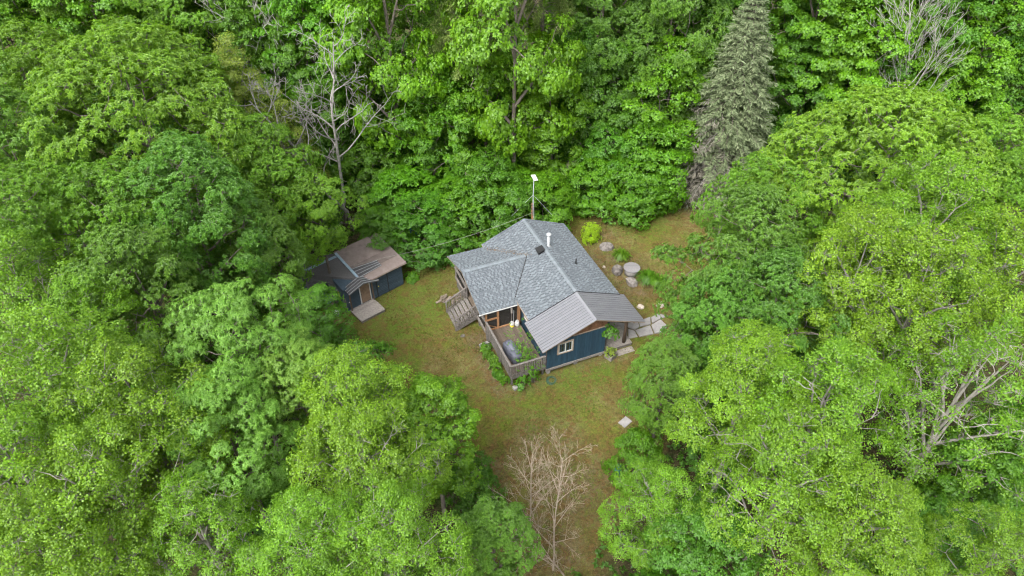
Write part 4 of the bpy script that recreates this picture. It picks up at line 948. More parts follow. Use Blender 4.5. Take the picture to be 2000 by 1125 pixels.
OAK = dict(cr=1.0, L=.205, Wd=.085, shape='diamond', sprays=50, leaves=11, twigs=4)
ASP = dict(prof='egg', cr=.85, nc=115, sprays=60, leaves=8, L=.10, Wd=.094, shape='round', leaf='aspen', bark='bark_grey', flat=.85, droop=.5, th=(40, 120), twigs=12, inner=.4, spread=.1, jit=.45, bare=.03, twig_r=.012, upb=.2)
MAP = dict(prof='egg', cr=1.0, nc=115, sprays=46, leaves=9, L=.165, Wd=.135, shape='broad', leaf='maple', flat=.5, droop=.35, th=(60, 100), twigs=3, inner=.3, spread=.07, jit=.35)
PROTO = {}
def proto(key, fn): PROTO[key] = fn
TREES_FN = {
    'oak0': lambda: gen_tree('oak', 11, 15, 4.6, 4.0, nc=125, leaf='oak', **OAK),
    'oak1': lambda: gen_tree('oak', 12, 14, 4.6, 3.5, nc=125, leaf='oak', lobes=.22, **OAK),
    'oakbig': lambda: gen_tree('oak', 15, 15, 7.0, 2.5, nc=290, leaf='oak_bright', lobes=.09, inner=.15, limbs=10, trunk_r=.34, **{**OAK, 'sprays': 46, 'leaves': 10}),
    'oak2': lambda: gen_tree('oak', 13, 15, 4.4, 3.0, nc=125, leaf='oak_dark', lobes=.2, **OAK),
    'oak3': lambda: gen_tree('oak', 14, 16, 4.4, 3.0, nc=135, prof='egg', leaf='oak_dark', **OAK),
    'chestnut0': lambda: gen_tree('chestnut', 21, 15, 4.6, 4.0, prof='dome', nc=125, leaf='chestnut', bark='bark_brown', cr=.95, L=.28, Wd=.07, sprays=40, leaves=10, droop=.55, th=(60, 105), twigs=5, flat=.7),
    'aspen0': lambda: gen_tree('aspen', 31, 16, 4.0, 5.0, **ASP),
    'aspen1': lambda: gen_tree('aspen', 32, 15, 4.0, 4.0, lobes=.22, **{**ASP, 'bare': .1}),
    'aspen2': lambda: gen_tree('aspen', 33, 17, 4.2, 6.0, limbs=9, **{**ASP, 'bare': .16, 'trunk_r': .26, 'sprays': 46}),
    'aspen3': lambda: gen_tree('aspen', 36, 17, 4.6, 6.0, limbs=11, **{**ASP, 'bare': .3, 'trunk_r': .3, 'sprays': 40, 'limb_k': .42, 'rise': (.28, .45), 'bark': 'bark_grey', 'twigs': 14, 'twig_r': .02}),
    'maple0': lambda: gen_tree('maple', 41, 16, 4.0, 3.0, **MAP),
    'maple1': lambda: gen_tree('maple', 42, 17, 4.0, 4.0, lobes=.2, **{**MAP, 'leaf': 'maple_vivid'}),
    'maple2': lambda: gen_tree('maple', 43, 16, 4.2, 2.5, **{**MAP, 'leaf': 'maple_dark', 'lobes': .2}),
    'maple3': lambda: gen_tree('maple', 44, 15, 4.2, 3.0, **{**MAP, 'leaf': 'maple_dark', 'L': .14, 'Wd': .115, 'flat': .4}),
    'birch0': lambda: gen_tree('birch', 51, 13, 3.4, 3.0, prof='cone', cr=.8, nc=120, sprays=40, leaves=7, L=.14, Wd=.09, leaf='birch', bark='bark_grey', flat=.28, droop=.2, th=(60, 100), twigs=8, inner=.45, spread=.1, jit=.3),
    'bush0': lambda: gen_tree('sapling', 61, 5.5, 2.4, .3, prof='bush', cr=.62, nc=95, sprays=34, leaves=9, L=.105, Wd=.085, shape='broad', leaf='maple', flat=.55, trunk_r=.07, limbs=6, droop=.35, th=(60, 100), twigs=2, inner=.2, spread=.05),
    'bush1': lambda: gen_tree('sapling', 62, 6, 2.4, .3, prof='bush', cr=.62, nc=95, sprays=34, leaves=9, L=.105, Wd=.085, shape='broad', leaf='maple_dark', flat=.5, trunk_r=.07, limbs=6, droop=.35, th=(60, 100), twigs=2, inner=.2, spread=.05, lobes=.25),
    'spruce': lambda: gen_conifer('spruce', 71, 19, 3.6, 40, 13, 230, 'spruce', .25, .05, True, sag=.5),
    'sprucelet': lambda: gen_conifer('spruce', 72, 4.2, 1.1, 16, 8, 34, 'pine', .16, .04),
    'pine': lambda: gen_conifer('pine', 73, 20, 4.2, 17, 7, 480, 'pine', .30, .05, False, True, 7.0, .0, .3),
}
def place(sp, x, y, r, zc, rz, label, name, cat='tree', group=None, tilt=(0, 0), st=1.0):
    if isinstance(PROTO.get(sp), dict) is False: PROTO[sp] = TREES_FN[sp]()
    p = PROTO[sp]; s = r / p['Re'] * 1.07; off = max(-2.0, zc - s * p['zc']); sz = s * st; off = max(-2.0, zc - sz * p['zc'])
    if sp[:4] in ('spru', 'bush'): off = 0.0; sz = zc / p['zc']
    t = empty(name, (x, y, gz(x, y)), rz); t.rotation_euler = (tilt[0], tilt[1], rz)
    tag(t, label, cat, group)
    for nm_, me_ in (('trunk', p['trunk']), ('crown', p['crown'])): inst(nm_, me_, t, (0, 0, off), (0, 0, 0), (s, s, sz))
    if 'dead' in p: d = inst('dead_branches', p['deadb'], t, (0, 0, off), (0, 0, 0), (s, s, sz)); inst('dead_twigs', p['dead'], d)
    return t
# rows: kind, x, y, crown radius, height of crown middle, turn, label
TREES = [
    ('oakbig', -24.85, 43.31, 7.63, 10.50, 1.49, 'huge bright oak dome in the upper left with grey limbs showing'),
    ('oak0', -33.36, 46.03, 4.17, 12.00, 3.42, 'bright oak at the upper left edge below the far woods'),
    ('oak0', -17.62, 41.93, 2.99, 9.50, 2.32, 'bright oak left of the pale yellowish birch'),
    ('oak2', -31.41, 38.92, 3.78, 11.00, 3.79, 'oak crown cut by the left edge, second from the top'),
    ('oak0', -15.69, 39.68, 2.41, 8.50, 3.93, 'bright oak in front of the bare dead trees'),
    ('oak1', -13.21, 39.31, 2.29, 7.50, 0.41, 'low bright oak bough overhanging the shed roof'),
    ('oak3', -18.29, 33.58, 3.78, 10.50, 0.08, 'bluish dark oak at the centre left of the canopy'),
    ('oak0', -22.37, 32.92, 3.26, 11.00, 5.26, 'bright oak directly left of the bluish dark oak'),
    ('oak1', -26.23, 31.71, 3.62, 11.00, 1.63, 'pale topped oak cut by the left edge, above the aspens'),
    ('oak2', -19.22, 27.74, 3.11, 10.50, 1.47, 'dark large-leaved oak between aspens and pale chestnut'),
    ('oak3', -15.42, 34.27, 2.48, 8.00, 6.25, 'dark oak just left of the shed'),
    ('aspen1', -24.64, 26.61, 3.15, 11.00, 2.95, 'yellow green aspen at the left edge below the oaks'),
    ('aspen0', -20.99, 25.62, 2.20, 10.50, 5.25, 'small aspen left of the dark large-leaved oak'),
    ('chestnut0', -12.77, 23.37, 2.98, 11.00, 2.99, 'tall pale chestnut with drooping narrow leaves left of the lawn'),
    ('chestnut0', -10.23, 22.43, 2.34, 9.50, 4.01, 'pale chestnut at the lawn edge behind the yellow green aspen'),
    ('chestnut0', -12.51, 19.33, 2.62, 10.00, 0.95, 'lower shaded chestnut beside the dark gap'),
    ('maple3', -11.64, 30.70, 1.93, 5.50, 3.99, 'dark leafy tree on the lawn edge below the shed'),
    ('aspen0', -19.63, 19.84, 3.35, 11.50, 5.45, 'big yellow green aspen in the lower left'),
    ('aspen1', -15.84, 19.12, 2.99, 11.00, 3.29, 'aspen right of the big lower left aspen, with bare twigs'),
    ('aspen2', -19.27, 16.07, 2.87, 11.00, 4.66, 'sparse aspen cut by the left edge, with grey branches'),
    ('aspen1', -15.60, 15.69, 2.87, 10.50, 4.22, 'sparse aspen at the bottom left with pale limbs'),
    ('aspen2', -12.59, 15.20, 2.31, 9.00, 0.40, 'sparse aspen beside the dark gap at the bottom'),
    ('aspen0', -17.26, 13.16, 2.72, 10.00, 4.76, 'aspen cut by the bottom edge at the lower left corner'),
    ('aspen0', -7.10, 20.58, 2.72, 9.50, 3.71, 'bright aspen standing at the left edge of the lawn'),
    ('maple0', -3.74, 21.21, 2.12, 7.50, 1.89, 'round dark green maple at the lawn edge beside the bright aspen'),
    ('aspen1', -6.17, 17.55, 2.64, 9.50, 0.19, 'aspen in front of the dark green maple'),
    ('aspen0', -7.55, 13.51, 2.13, 10.50, 5.44, 'round-leaved aspen at the bottom edge beside the dark gap'),
    ('aspen1', -4.26, 13.51, 2.32, 10.50, 2.97, 'round-leaved aspen at the bottom edge, middle'),
    ('oak3', -0.76, 15.46, 1.64, 7.50, 4.51, 'small bluish oak at the bottom edge next to the bare birches'),
    ('oak2', 12.78, 29.99, 3.42, 10.00, 5.52, 'broad dark oak overhanging the yard right of the cabin'),
    ('oak3', 11.49, 27.96, 2.61, 8.00, 4.48, 'low dark oak bough nearest the flagstones'),
    ('oak2', 13.62, 26.76, 3.00, 9.00, 5.78, 'dark oak behind the lower right aspens'),
    ('oak3', 7.94, 24.39, 1.94, 7.00, 2.48, 'dark oak bough overhanging the single paving slab'),
    ('oak0', 16.19, 37.22, 2.96, 9.00, 5.03, 'oak left of the big upper right canopy, beside the grey spruce'),
    ('oakbig', 23.25, 38.22, 6.64, 9.50, 2.79, 'huge bright oak dome in the upper right'),
    ('oak1', 30.88, 38.96, 3.67, 10.00, 5.88, 'oak right of the huge upper right dome'),
    ('oak0', 29.98, 34.69, 2.75, 11.00, 5.52, 'oak cut by the right edge, below the brownish pine'),
    ('aspen0', 21.97, 30.43, 3.20, 12.00, 0.61, 'yellow green aspen on the right, tallest of its cluster'),
    ('aspen1', 17.31, 27.39, 3.06, 11.00, 0.85, 'aspen right of the broad dark oak'),
    ('aspen2', 19.87, 25.85, 3.23, 11.00, 1.36, 'aspen with many bare grey limbs, middle right'),
    ('aspen1', 24.27, 26.84, 3.13, 11.50, 6.06, 'aspen cut by the right edge, upper one'),
    ('aspen0', 10.45, 20.66, 2.67, 10.50, 2.74, 'yellow green aspen right of the lawn'),
    ('aspen1', 13.07, 19.12, 2.88, 11.00, 3.94, 'large yellow green aspen in the lower right'),
    ('aspen2', 10.88, 16.40, 2.82, 10.50, 1.89, 'aspen with pale limbs at the lower right of the lawn'),
    ('aspen1', 6.77, 17.39, 2.10, 6.50, 3.19, 'shaded low aspen at the right edge of the lawn'),
    ('maple3', 8.55, 16.06, 2.31, 5.50, 2.42, 'shaded tree at the bottom edge right of the birches'),
    ('aspen3', 20.67, 21.18, 3.60, 9.50, 2.20, 'big forked aspen with thick grey trunk on the right'),
    ('aspen0', 13.51, 14.69, 2.46, 9.50, 3.67, 'aspen at the bottom edge in the lower right'),
    ('maple2', 22.90, 20.00, 2.83, 4.50, 3.67, 'dark shaded maple under the forked aspen'),
    ('maple3', 18.75, 16.62, 2.40, 4.20, 5.68, 'dark shaded maple at the bottom edge in the lower right'),
    ('maple2', 26.45, 21.83, 2.40, 4.50, 4.28, 'dark shaded maple cut by the right edge'),
    ('aspen1', 19.15, 14.03, 1.96, 8.50, 5.83, 'aspen in the bottom right corner'),
    ('oak0', -39.68, 58.05, 4.43, 13.18, 5.38, 'tree of the far woods in the top left corner'),
    ('maple0', -34.17, 58.15, 4.01, 13.35, 6.22, 'second tree from the top left corner in the far woods'),
    ('oak1', -28.69, 58.15, 4.22, 13.35, 4.22, 'third tree from the top left corner in the far woods'),
    ('maple1', -31.40, 57.10, 2.34, 11.40, 1.02, 'small vivid green maple in the far left woods'),
    ('maple0', -40.86, 56.44, 3.85, 10.14, 5.40, 'far woods tree at the left edge above the oaks'),
    ('oak0', -24.16, 57.58, 4.24, 12.29, 6.06, 'far woods tree above the pale yellowish birch'),
    ('oak1', -26.40, 56.06, 3.43, 9.41, 5.68, 'shaded oak behind the upper left oaks'),
    ('oak1', -18.52, 58.44, 3.79, 13.88, 3.57, 'far woods tree at the top edge left of the vivid maple'),
    ('birch0', -19.54, 47.50, 3.16, 11.65, 4.48, 'pale yellowish birch left of the dead trees'),
    ('birch0', -17.31, 48.00, 2.95, 7.77, 1.33, 'lower pale yellowish birch beside the dead trees'),
    ('maple2', -16.92, 53.60, 3.09, 10.13, 5.22, 'dark maple behind the bare dead trees'),
    ('maple0', -15.94, 55.00, 3.27, 12.51, 3.60, 'dark tree behind the dead trees near the top'),
    ('maple2', -21.79, 56.63, 3.42, 10.50, 1.79, 'dark tree between bare tree and yellowish birch'),
    ('maple1', -9.67, 54.00, 4.32, 10.81, 0.40, 'vivid yellow green maple, tall, above the shed', 1.5),
    ('maple2', -13.37, 55.29, 2.95, 3.52, 5.36, 'maple below the tall vivid maple above the shed'),
    ('maple0', -6.77, 53.41, 3.61, 1.80, 6.22, 'maple between vivid maple and the middle maple'),
    ('maple1', 0.20, 52.20, 4.69, 9.49, 0.56, 'tall vivid maple behind the satellite dish', 1.5),
    ('maple0', -2.28, 54.53, 3.88, 1.89, 5.03, 'maple with large leaves behind the cabin roof'),
    ('maple0', 3.42, 54.72, 3.65, 2.30, 2.58, 'maple right behind the satellite mast'),
    ('pine', -3.91, 55.50, 3.50, 12.51, 0.95, 'white pine with pale tufts at the top middle'),
    ('pine', 2.48, 58.00, 3.31, 14.86, 1.85, 'white pine half hidden behind the tall vivid maple'),
    ('oak2', 7.83, 59.66, 4.57, 12.33, 4.83, 'dark oak at the top, right of the vivid maple'),
    ('oak3', 13.53, 59.28, 5.02, 11.60, 5.48, 'dark oak at the top left of the grey spruce', 1.3),
    ('oak2', 9.97, 57.57, 4.21, 8.23, 0.28, 'dark oak hanging above the back lawn'),
    ('maple2', 16.69, 58.52, 3.07, 10.12, 3.86, 'dark maple touching the grey spruce', 1.3),
    ('maple2', 8.16, 55.29, 3.40, 3.52, 0.28, 'green maple above the small spruce', 1.2),
    ('maple0', 12.94, 55.10, 3.86, 3.12, 4.51, 'green maple above the back lawn'),
    ('maple2', 5.34, 57.19, 3.11, 7.46, 2.08, 'shaded maple between vivid maple and dark oaks', 1.2),
    ('maple2', -5.81, 56.62, 2.68, 6.30, 5.53, 'shaded maple between the two vivid maples', 1.3),
    ('maple2', -3.91, 59.66, 3.04, 12.33, 6.16, 'shaded maple under the white pine'),
    ('maple1', 25.64, 59.76, 4.35, 12.51, 3.17, 'green maple at the top right of the grey spruce'),
    ('maple2', 25.35, 57.19, 3.56, 7.46, 6.27, 'dark maple right of the grey spruce'),
    ('maple0', 30.26, 58.71, 4.60, 10.49, 1.94, 'green maple in the middle of the right woods'),
    ('maple1', 29.60, 56.33, 4.26, 5.71, 0.48, 'green maple behind the upper right oaks'),
    ('maple2', 33.98, 59.47, 4.36, 11.97, 3.77, 'dark maple behind the bare tree at the top right'),
    ('maple0', 34.40, 56.71, 3.80, 6.50, 0.20, 'green maple left of the bare tree'),
    ('maple2', 38.67, 59.76, 4.35, 12.51, 1.24, 'dark maple at the top right of the bare tree'),
    ('maple1', 39.14, 57.19, 4.22, 7.46, 2.56, 'green maple right of the bare tree'),
    ('maple3', 42.46, 58.90, 4.16, 10.86, 3.83, 'dark maple in the top right corner'),
    ('maple2', 42.85, 56.81, 3.57, 6.69, 0.98, 'dark maple at the right edge above the brownish pine'),
    ('pine', 44.38, 55.86, 2.93, 4.72, 0.27, 'brownish pine cut by the right edge'),
    ('maple2', 19.57, 59.66, 3.91, 12.33, 5.45, 'dark tree behind the top of the grey spruce'),
    ('oak1', -38.06, 63.20, 4.38, 15.80, 1.97, 'farthest tree at the top edge above the top left corner woods'),
    ('maple1', -31.95, 62.94, 4.38, 15.47, 6.02, 'farthest tree at the top edge, above the small vivid maple'),
    ('maple2', -26.26, 62.94, 4.38, 15.47, 5.63, 'farthest tree at the top edge, above the pale birch'),
    ('maple2', -20.99, 63.46, 4.37, 16.14, 2.37, 'farthest tree at the top edge, above the bare tree'),
    ('maple1', -14.88, 63.20, 4.38, 15.80, 2.89, 'farthest tree at the top edge, left of the vivid maple top'),
    ('oak1', -7.19, 64.90, 4.49, 15.27, 3.27, 'farthest tree at the top edge, left of the white pines'),
    ('oak2', 4.94, 64.90, 4.72, 15.27, 4.04, 'farthest tree at the top edge, right of the white pines'),
    ('oak1', 10.78, 65.16, 4.71, 15.62, 3.74, 'farthest tree at the top edge, above the dark oaks'),
    ('maple2', 17.07, 64.90, 4.72, 15.27, 3.51, 'farthest tree at the top edge, left of the spruce top'),
    ('maple1', 23.80, 65.16, 4.71, 15.62, 3.89, 'farthest tree at the top edge, right of the spruce top'),
    ('maple2', 30.53, 65.16, 4.71, 15.62, 5.91, 'farthest tree at the top edge, middle of the right woods'),
    ('maple0', 37.27, 65.16, 4.71, 15.62, 3.18, 'farthest tree at the top edge, by the bare tree tip'),
    ('maple2', 43.13, 64.90, 4.72, 15.27, 2.71, 'farthest tree at the top edge, by the top right corner'),
    ('bush1', -1.66, 48.14, 3.12, 3.20, 4.52, 'tall leafy sapling between porch roof and satellite mast'),
    ('bush1', 8.33, 52.59, 3.29, 3.60, 1.49, 'tall leafy sapling above the back lawn, left one'),
    ('bush0', 11.71, 51.77, 3.25, 3.60, 1.89, 'tall leafy sapling above the back lawn, middle one'),
    ('bush1', -15.24, 53.61, 3.09, 4.00, 6.14, 'dark sapling behind the dead trees'),
    ('bush1', -17.94, 51.92, 3.06, 3.00, 3.27, 'dark sapling below the lower yellowish birch'),
    ('bush1', 6.94, 57.94, 3.24, 4.60, 3.44, 'tall dark sapling deep under the dark oaks'),
    ('bush1', 28.55, 56.18, 3.45, 3.00, 0.07, 'dark sapling behind the flat crowned oak'),
    ('bush1', 38.11, 57.31, 3.49, 3.40, 2.61, 'dark sapling under the bare pale tree'),
    ('bush0', -16.76, 34.63, 1.73, 2.60, 3.64, 'sapling hidden between chestnut and shed'),
    ('bush1', 11.48, 23.44, 1.72, 2.20, 0.13, 'dark sapling below the lower right aspens'),
    ('bush0', -3.97, 47.84, 3.14, 2.40, 3.87, 'leafy maple sapling behind the porch roof'),
    ('bush0', 0.21, 48.57, 2.96, 2.40, 3.97, 'leafy maple sapling left of the satellite mast'),
    ('bush1', -6.92, 45.65, 2.85, 2.20, 0.38, 'dark sapling at the forest edge beside the cable'),
    ('bush1', -10.10, 44.90, 2.22, 2.00, 3.94, 'dark sapling behind the shed roof'),
    ('bush0', 2.54, 48.49, 2.54, 2.20, 2.93, 'leafy sapling right of the satellite mast'),
    ('bush0', 7.17, 50.86, 2.61, 2.40, 4.27, 'leafy sapling right of the small spruce'),
    ('bush0', 10.15, 50.55, 3.24, 2.60, 2.21, 'broad leafy sapling at the back of the lawn'),
    ('bush1', -16.91, 46.76, 2.68, 2.40, 4.44, 'dark sapling left of the broken stumps'),
    ('bush1', -4.87, 44.69, 1.62, 1.40, 4.63, 'low sapling nearest the porch roof corner'),
    ('bush1', 27.23, 58.90, 3.34, 2.50, 0.14, 'dark sapling below the right woods'),
    ('bush0', -12.01, 31.88, 1.33, 2.00, 0.38, 'small sapling on the left lawn edge'),
    ('bush1', -1.93, 21.47, 1.38, 2.20, 4.25, 'small sapling at the lawn edge above the bluish oak'),
    ('bush1', -12.94, 20.06, 1.62, 2.00, 6.05, 'dark sapling inside the dark gap at the bottom'),
    ('bush0', 6.93, 23.58, 1.30, 2.00, 1.58, 'small sapling at the right lawn edge by the teal barrel'),
    ('bush1', -11.69, 51.12, 2.60, 3.00, 2.87, 'dark sapling below the vivid maple'),
    ('bush1', -6.32, 55.35, 2.71, 4.00, 3.72, 'dark sapling between the two vivid maples'),
    ('spruce', 18.03, 53.44, 5.3, 8.35, 0.0, 'tall grey green spruce with dead lower branches right of the back lawn'),
    ('sprucelet', 4.73, 51.68, 1.1, 1.9, 0.5, 'small conical spruce right of the satellite mast'),
]
BARE = [
    ('b0', 1, 7.8, 0.89, 20.02, 'bark_birch', dict(n1=19, r0=.055, up=.95, spread=.44, depth=3, z0=.2, crooked=.07, blen=.38, rmin=.0042), .3, (0, 0), 'leafless young birch at the bottom, left of the pair', 'bare_birch'),
    ('b1', 2, 9.4, 2.15, 18.13, 'bark_birch', dict(n1=19, r0=.055, up=.95, spread=.44, depth=3, z0=.2, crooked=.07, blen=.38, rmin=.0042), 1.7, (0, .02), 'leafless young birch at the bottom, right of the pair', 'bare_birch'),
    ('b2', 3, 6.5, 2.92, 17.58, 'bark_birch', dict(n1=19, r0=.055, up=.95, spread=.44, depth=3, z0=.2, crooked=.07, blen=.38, rmin=.0042), 2.9, (0, .35), 'slanting leafless birch at the bottom edge of the lawn', 'bare_birch'),
    ('d0', 5, 15, -13.36, 48.06, 'bark_dead', dict(n1=15, r0=.17, up=.7, spread=.6, depth=3, z0=.35, crooked=.16, rmin=.014), 0.4, (0, .06), 'dead grey tree with curved bare limbs behind the shed', 'dead_tree'),
    ('d1', 6, 16.5, -14.58, 48.64, 'bark_dead', dict(n1=15, r0=.17, up=.7, spread=.6, depth=3, z0=.35, crooked=.16, rmin=.014), 2.0, (0, -.05), 'taller dead grey tree left of the curved one', 'dead_tree'),
    ('d2', 7, 18.0, -19.85, 56.10, 'bark_dead', dict(n1=15, r0=.17, up=.7, spread=.6, depth=3, z0=.35, crooked=.16, rmin=.014), 2.6, (0, 0), 'bare brownish tree among the far woods at the upper left', 'dead_tree'),
    ('d3', 8, 18.5, 34.00, 52.95, 'bark_dead', dict(n1=26, r0=.11, up=.9, spread=.32, depth=3, z0=.3, crooked=.1, rmin=.013), 1.6, (0, -.06), 'bare pale tree with upright twigs in the upper right woods', 'dead_tree'),
]
SNAGS = [
    (-15.31, 49.75, 3.2, .03, 'broken stump with orange splintered top, left one'),
    (-14.11, 48.94, 2.2, -.03, 'shorter broken stump beside the dead trees, right one'),
]
NAMES = {'oak': 'oak_tree', 'ches': 'chestnut_tree', 'aspe': 'aspen_tree', 'mapl': 'maple_tree', 'birc': 'birch_tree', 'bush': 'sapling', 'spru': 'spruce_tree', 'pine': 'pine_tree'}
for sp, x, y, r, zc, rz, lb, *st_ in TREES:
    nm = NAMES.get(sp[:4], NAMES.get(sp[:3], 'tree'))
    place(sp, x, y, r, zc, rz, lb, nm, 'sapling' if nm == 'sapling' else 'tree', st=st_[0] if st_ else 1.0)

# understory filling the gaps below the tall crowns
k = 0; used_lb = set(); ru = random.Random(17); spots = [(x, y) for _, x, y, r, zc, *_r in TREES if zc < 4.5]
while k < 48:
    x, y = ru.uniform(-38, 38), ru.uniform(9, 74)
    if abs(x) > 4 + y * .82 or float(clear_dist(np.array([x]), np.array([y]))[0]) < 3.2: continue
    if min(math.hypot(x - a, y - b) for a, b in spots) < 3.4 or math.hypot(x + 11.5, y - 40.5) < 7: continue
    spots.append((x, y)); k += 1
    near = min((q for q in TREES if q[6] not in used_lb and len(q[6].split()) <= 13), key=lambda q: math.hypot(q[1] - x, q[2] - y)); used_lb.add(near[6])
    place('bush1' if k % 3 else 'bush0', x, y, ru.uniform(2.2, 3.0), ru.uniform(2.4, 4.2), ru.uniform(0, 6.28), 'understory sapling beside the ' + near[6], 'understory_sapling', 'sapling', 'understory saplings')

# ------------------------------------------------------------------ bare and dead trees
for key, sd, H, x, y, bark, kw, rz, tl, lb, nm in BARE:
    me = gen_bare(nm, sd, H, bark, **kw)
    t = empty(nm, (x, y, gz(x, y)), rz); t.rotation_euler = (tl[0], tl[1], rz); tag(t, lb, 'tree')
    inst('trunk', me, t)
for x, y, h, a, lb in SNAGS:
    t = empty('broken_stump', (x, y, gz(x, y))); tag(t, lb, 'stump'); t.rotation_euler = (0, a, 0)
    MB().tube([(0, 0, -.3), (.03, 0, h * .5), (.05, .02, h)], [.2, .16, .14], 9, True).build('trunk', M['bark_brown'], t, True)
    MB().add([(-.08, -.08, h - .05), (.14, -.06, h - .05), (.12, .1, h - .05), (-.06, .1, h - .05), (.1, 0, h + .75), (.0, .05, h + .35)], [(0, 1, 4), (1, 2, 4), (2, 3, 5), (3, 0, 5), (0, 4, 5), (2, 5, 4)]).build('splinter', M['snag_wood'], t)

# ------------------------------------------------------------------ shrubs and garden plants
def shrub(name, key, leaf, x, y, z, r, h, n, m, L, Wd, shape, label, cat, group=None, th=(50, 95), droop=.3, stems=True):
    rng = np.random.default_rng(key); t = empty(name, (x, y, z)); tag(t, label, cat, group)
    d = nrm(rng.normal(0, 1, (n, 3)) + np.array([0, 0, .5])); d[:, 2] = np.abs(d[:, 2]); u = rng.uniform(.3, 1, (n, 1)) ** .5
    lob = 1 + .2 * np.sin(3 * np.arctan2(d[:, 1:2], d[:, 0:1]) + key)
    P = d * u * lob * np.array([r, r, h]); P[:, 2] += .08
    inst('foliage', leaf_mesh(name + '_foliage', [rosettes(rng, P, nrm(d + np.array([0, 0, .4])), m, L, Wd, shape, th, droop, .03)], M[leaf]), t)
    if stems:
        mb = MB(); k = min(24, n); prisms(mb, np.zeros((k, 3)) + np.array([0, 0, -.05]), P[:k], .012); mb.build('stems', M['bark_brown'], t)
    return t
def clump(name, key, leaf, x, y, r, h, n, wd, label, cat, group=None):
    """arching strap leaves from one base: day lilies, ferns"""
    rng = np.random.default_rng(key); t = empty(name, (x, y, gz(x, y))); tag(t, label, cat, group)
    a = rng.uniform(0, 6.28, n); b = rng.uniform(.25, 1, n); parts = []
    base = np.stack([np.cos(a), np.sin(a), 0 * a], 1) * (rng.uniform(0, .3, (n, 1)) * r)
    o = np.stack([np.cos(a), np.sin(a), 0 * a], 1)
    p0 = base; p1 = base + o * (r * .45 * b)[:, None] + np.array([0, 0, 1]) * (h * rng.uniform(.7, 1.1, n))[:, None]; p2 = base + o * (r * b)[:, None] + np.array([0, 0, 1]) * (h * rng.uniform(.25, .8, n))[:, None]
    s = np.stack([-np.sin(a), np.cos(a), 0 * a], 1) * wd / 2
    V = np.stack([p0 - s * .6, p0 + s * .6, p1 + s, p1 - s], 1).reshape(-1, 3); V2 = np.stack([p1 - s, p1 + s, p2], 1).reshape(-1, 3)
    inst('leaves', leaf_mesh(name + '_leaves', [(V, 4), (V2, 3)], M[leaf]), t)
    return t
x, y = 6.42, 46.3
shrub('lime_shrub', 1, 'lime', x, y, gz(x, y), .82, 1.45, 330, 7, .13, .07, 'diamond', 'bright lime green shrub on the lawn behind the cabin', 'shrub')
x, y = hw(7.25, 2.7); clump('day_lily', 2, 'fern', x, y, .85, .75, 260, .045, 'clump of green day lily leaves between boulder and round table', 'plant', 'day lilies')
x, y = hw(7.75, 5.95); clump('day_lily', 3, 'fern', x, y, 1.05, .85, 320, .045, 'larger clump of day lily leaves beside the oak edge', 'plant', 'day lilies')
x, y = hw(8.3, 6.6); clump('day_lily', 4, 'fern', x, y, .9, .8, 260, .045, 'clump of day lily leaves half under the oak leaves', 'plant', 'day lilies')
FERN_L = ['fern nearest the concrete beam along the deck', 'second fern along the deck from the concrete beam', 'third fern along the deck from the concrete beam', 'fern midway along the deck below the grill', 'fern beside the deck post near the front corner', 'fern at the front corner of the deck']
for i, lb in enumerate(FERN_L):
    v = 7.55 + i * .66; x, y = hw(-6.05 - .12 * math.sin(i * 2.1), v)
    shrub('fern', 20 + i, 'fern', x, y, gz(x, y), .38, .4, 30, 6, .2, .1, 'diamond', lb, 'fern', 'ferns along the deck')
x, y = hw(-5.1, 11.75); shrub('leafy_vine', 31, 'maple', x, y, gz(x, y), .45, 1.0, 40, 6, .13, .1, 'broad', 'leafy vine climbing the front corner of the deck railing', 'vine')
x, y = hw(-4.3, 11.6); shrub('leafy_vine', 32, 'maple', x, y, gz(x, y), .45, 1.7, 30, 6, .12, .09, 'broad', 'leafy vine hanging over the middle of the front deck railing', 'vine')
# slender young tree arching over the deck
x, y = hw(-4.25, 11.62); t = empty('young_tree', (x, y, gz(x, y)), HYAW); tag(t, 'slender young tree arching over the side deck', 'tree')
mb = MB(); rng = np.random.default_rng(8); tips = []
for k in range(7):
    e = np.array([rng.uniform(-.75, .85), rng.uniform(.5, 3.1), rng.uniform(1.9, 2.9)]); P_ = bez(np.array([0, .0, .2]), np.array([0, .2, 2.4]), e, 7); mb.tube(P_, [.03, .026, .022, .018, .014, .01, .006], 5, False)
    for q in range(17): tips.append(P_[rng.integers(2, 7)] + rng.normal(0, 1, 3) * np.array([.3, .32, .2]))
tips = np.array(tips); mb.tube([(0, 0, -.2), (0, .02, .8)], [.05, .035], 6); mb.build('trunk', M['bark_brown'], t, True)
inst('crown', leaf_mesh('young_tree_crown', [rosettes(rng, tips, nrm(rng.normal(0, .5, tips.shape) + np.array([0, 0, 1])), 6, .14, .07, 'diamond', (50, 95), .3, .05)], M['fern']), t)
x, y = hw(1.42, 11.75); shrub('planter_plant', 41, 'birch', x, y, gz(x, y) + .3, .42, .65, 45, 6, .13, .06, 'diamond', 'grey green plant growing in the corner planter', 'plant')
x, y = hw(1.25, 11.62); t = shrub('climbing_vine', 42, 'maple_dark', x, y, 2.45, .62, .75, 60, 6, .13, .09, 'broad', 'vine hanging under the annex roof beside the gable wall', 'vine')
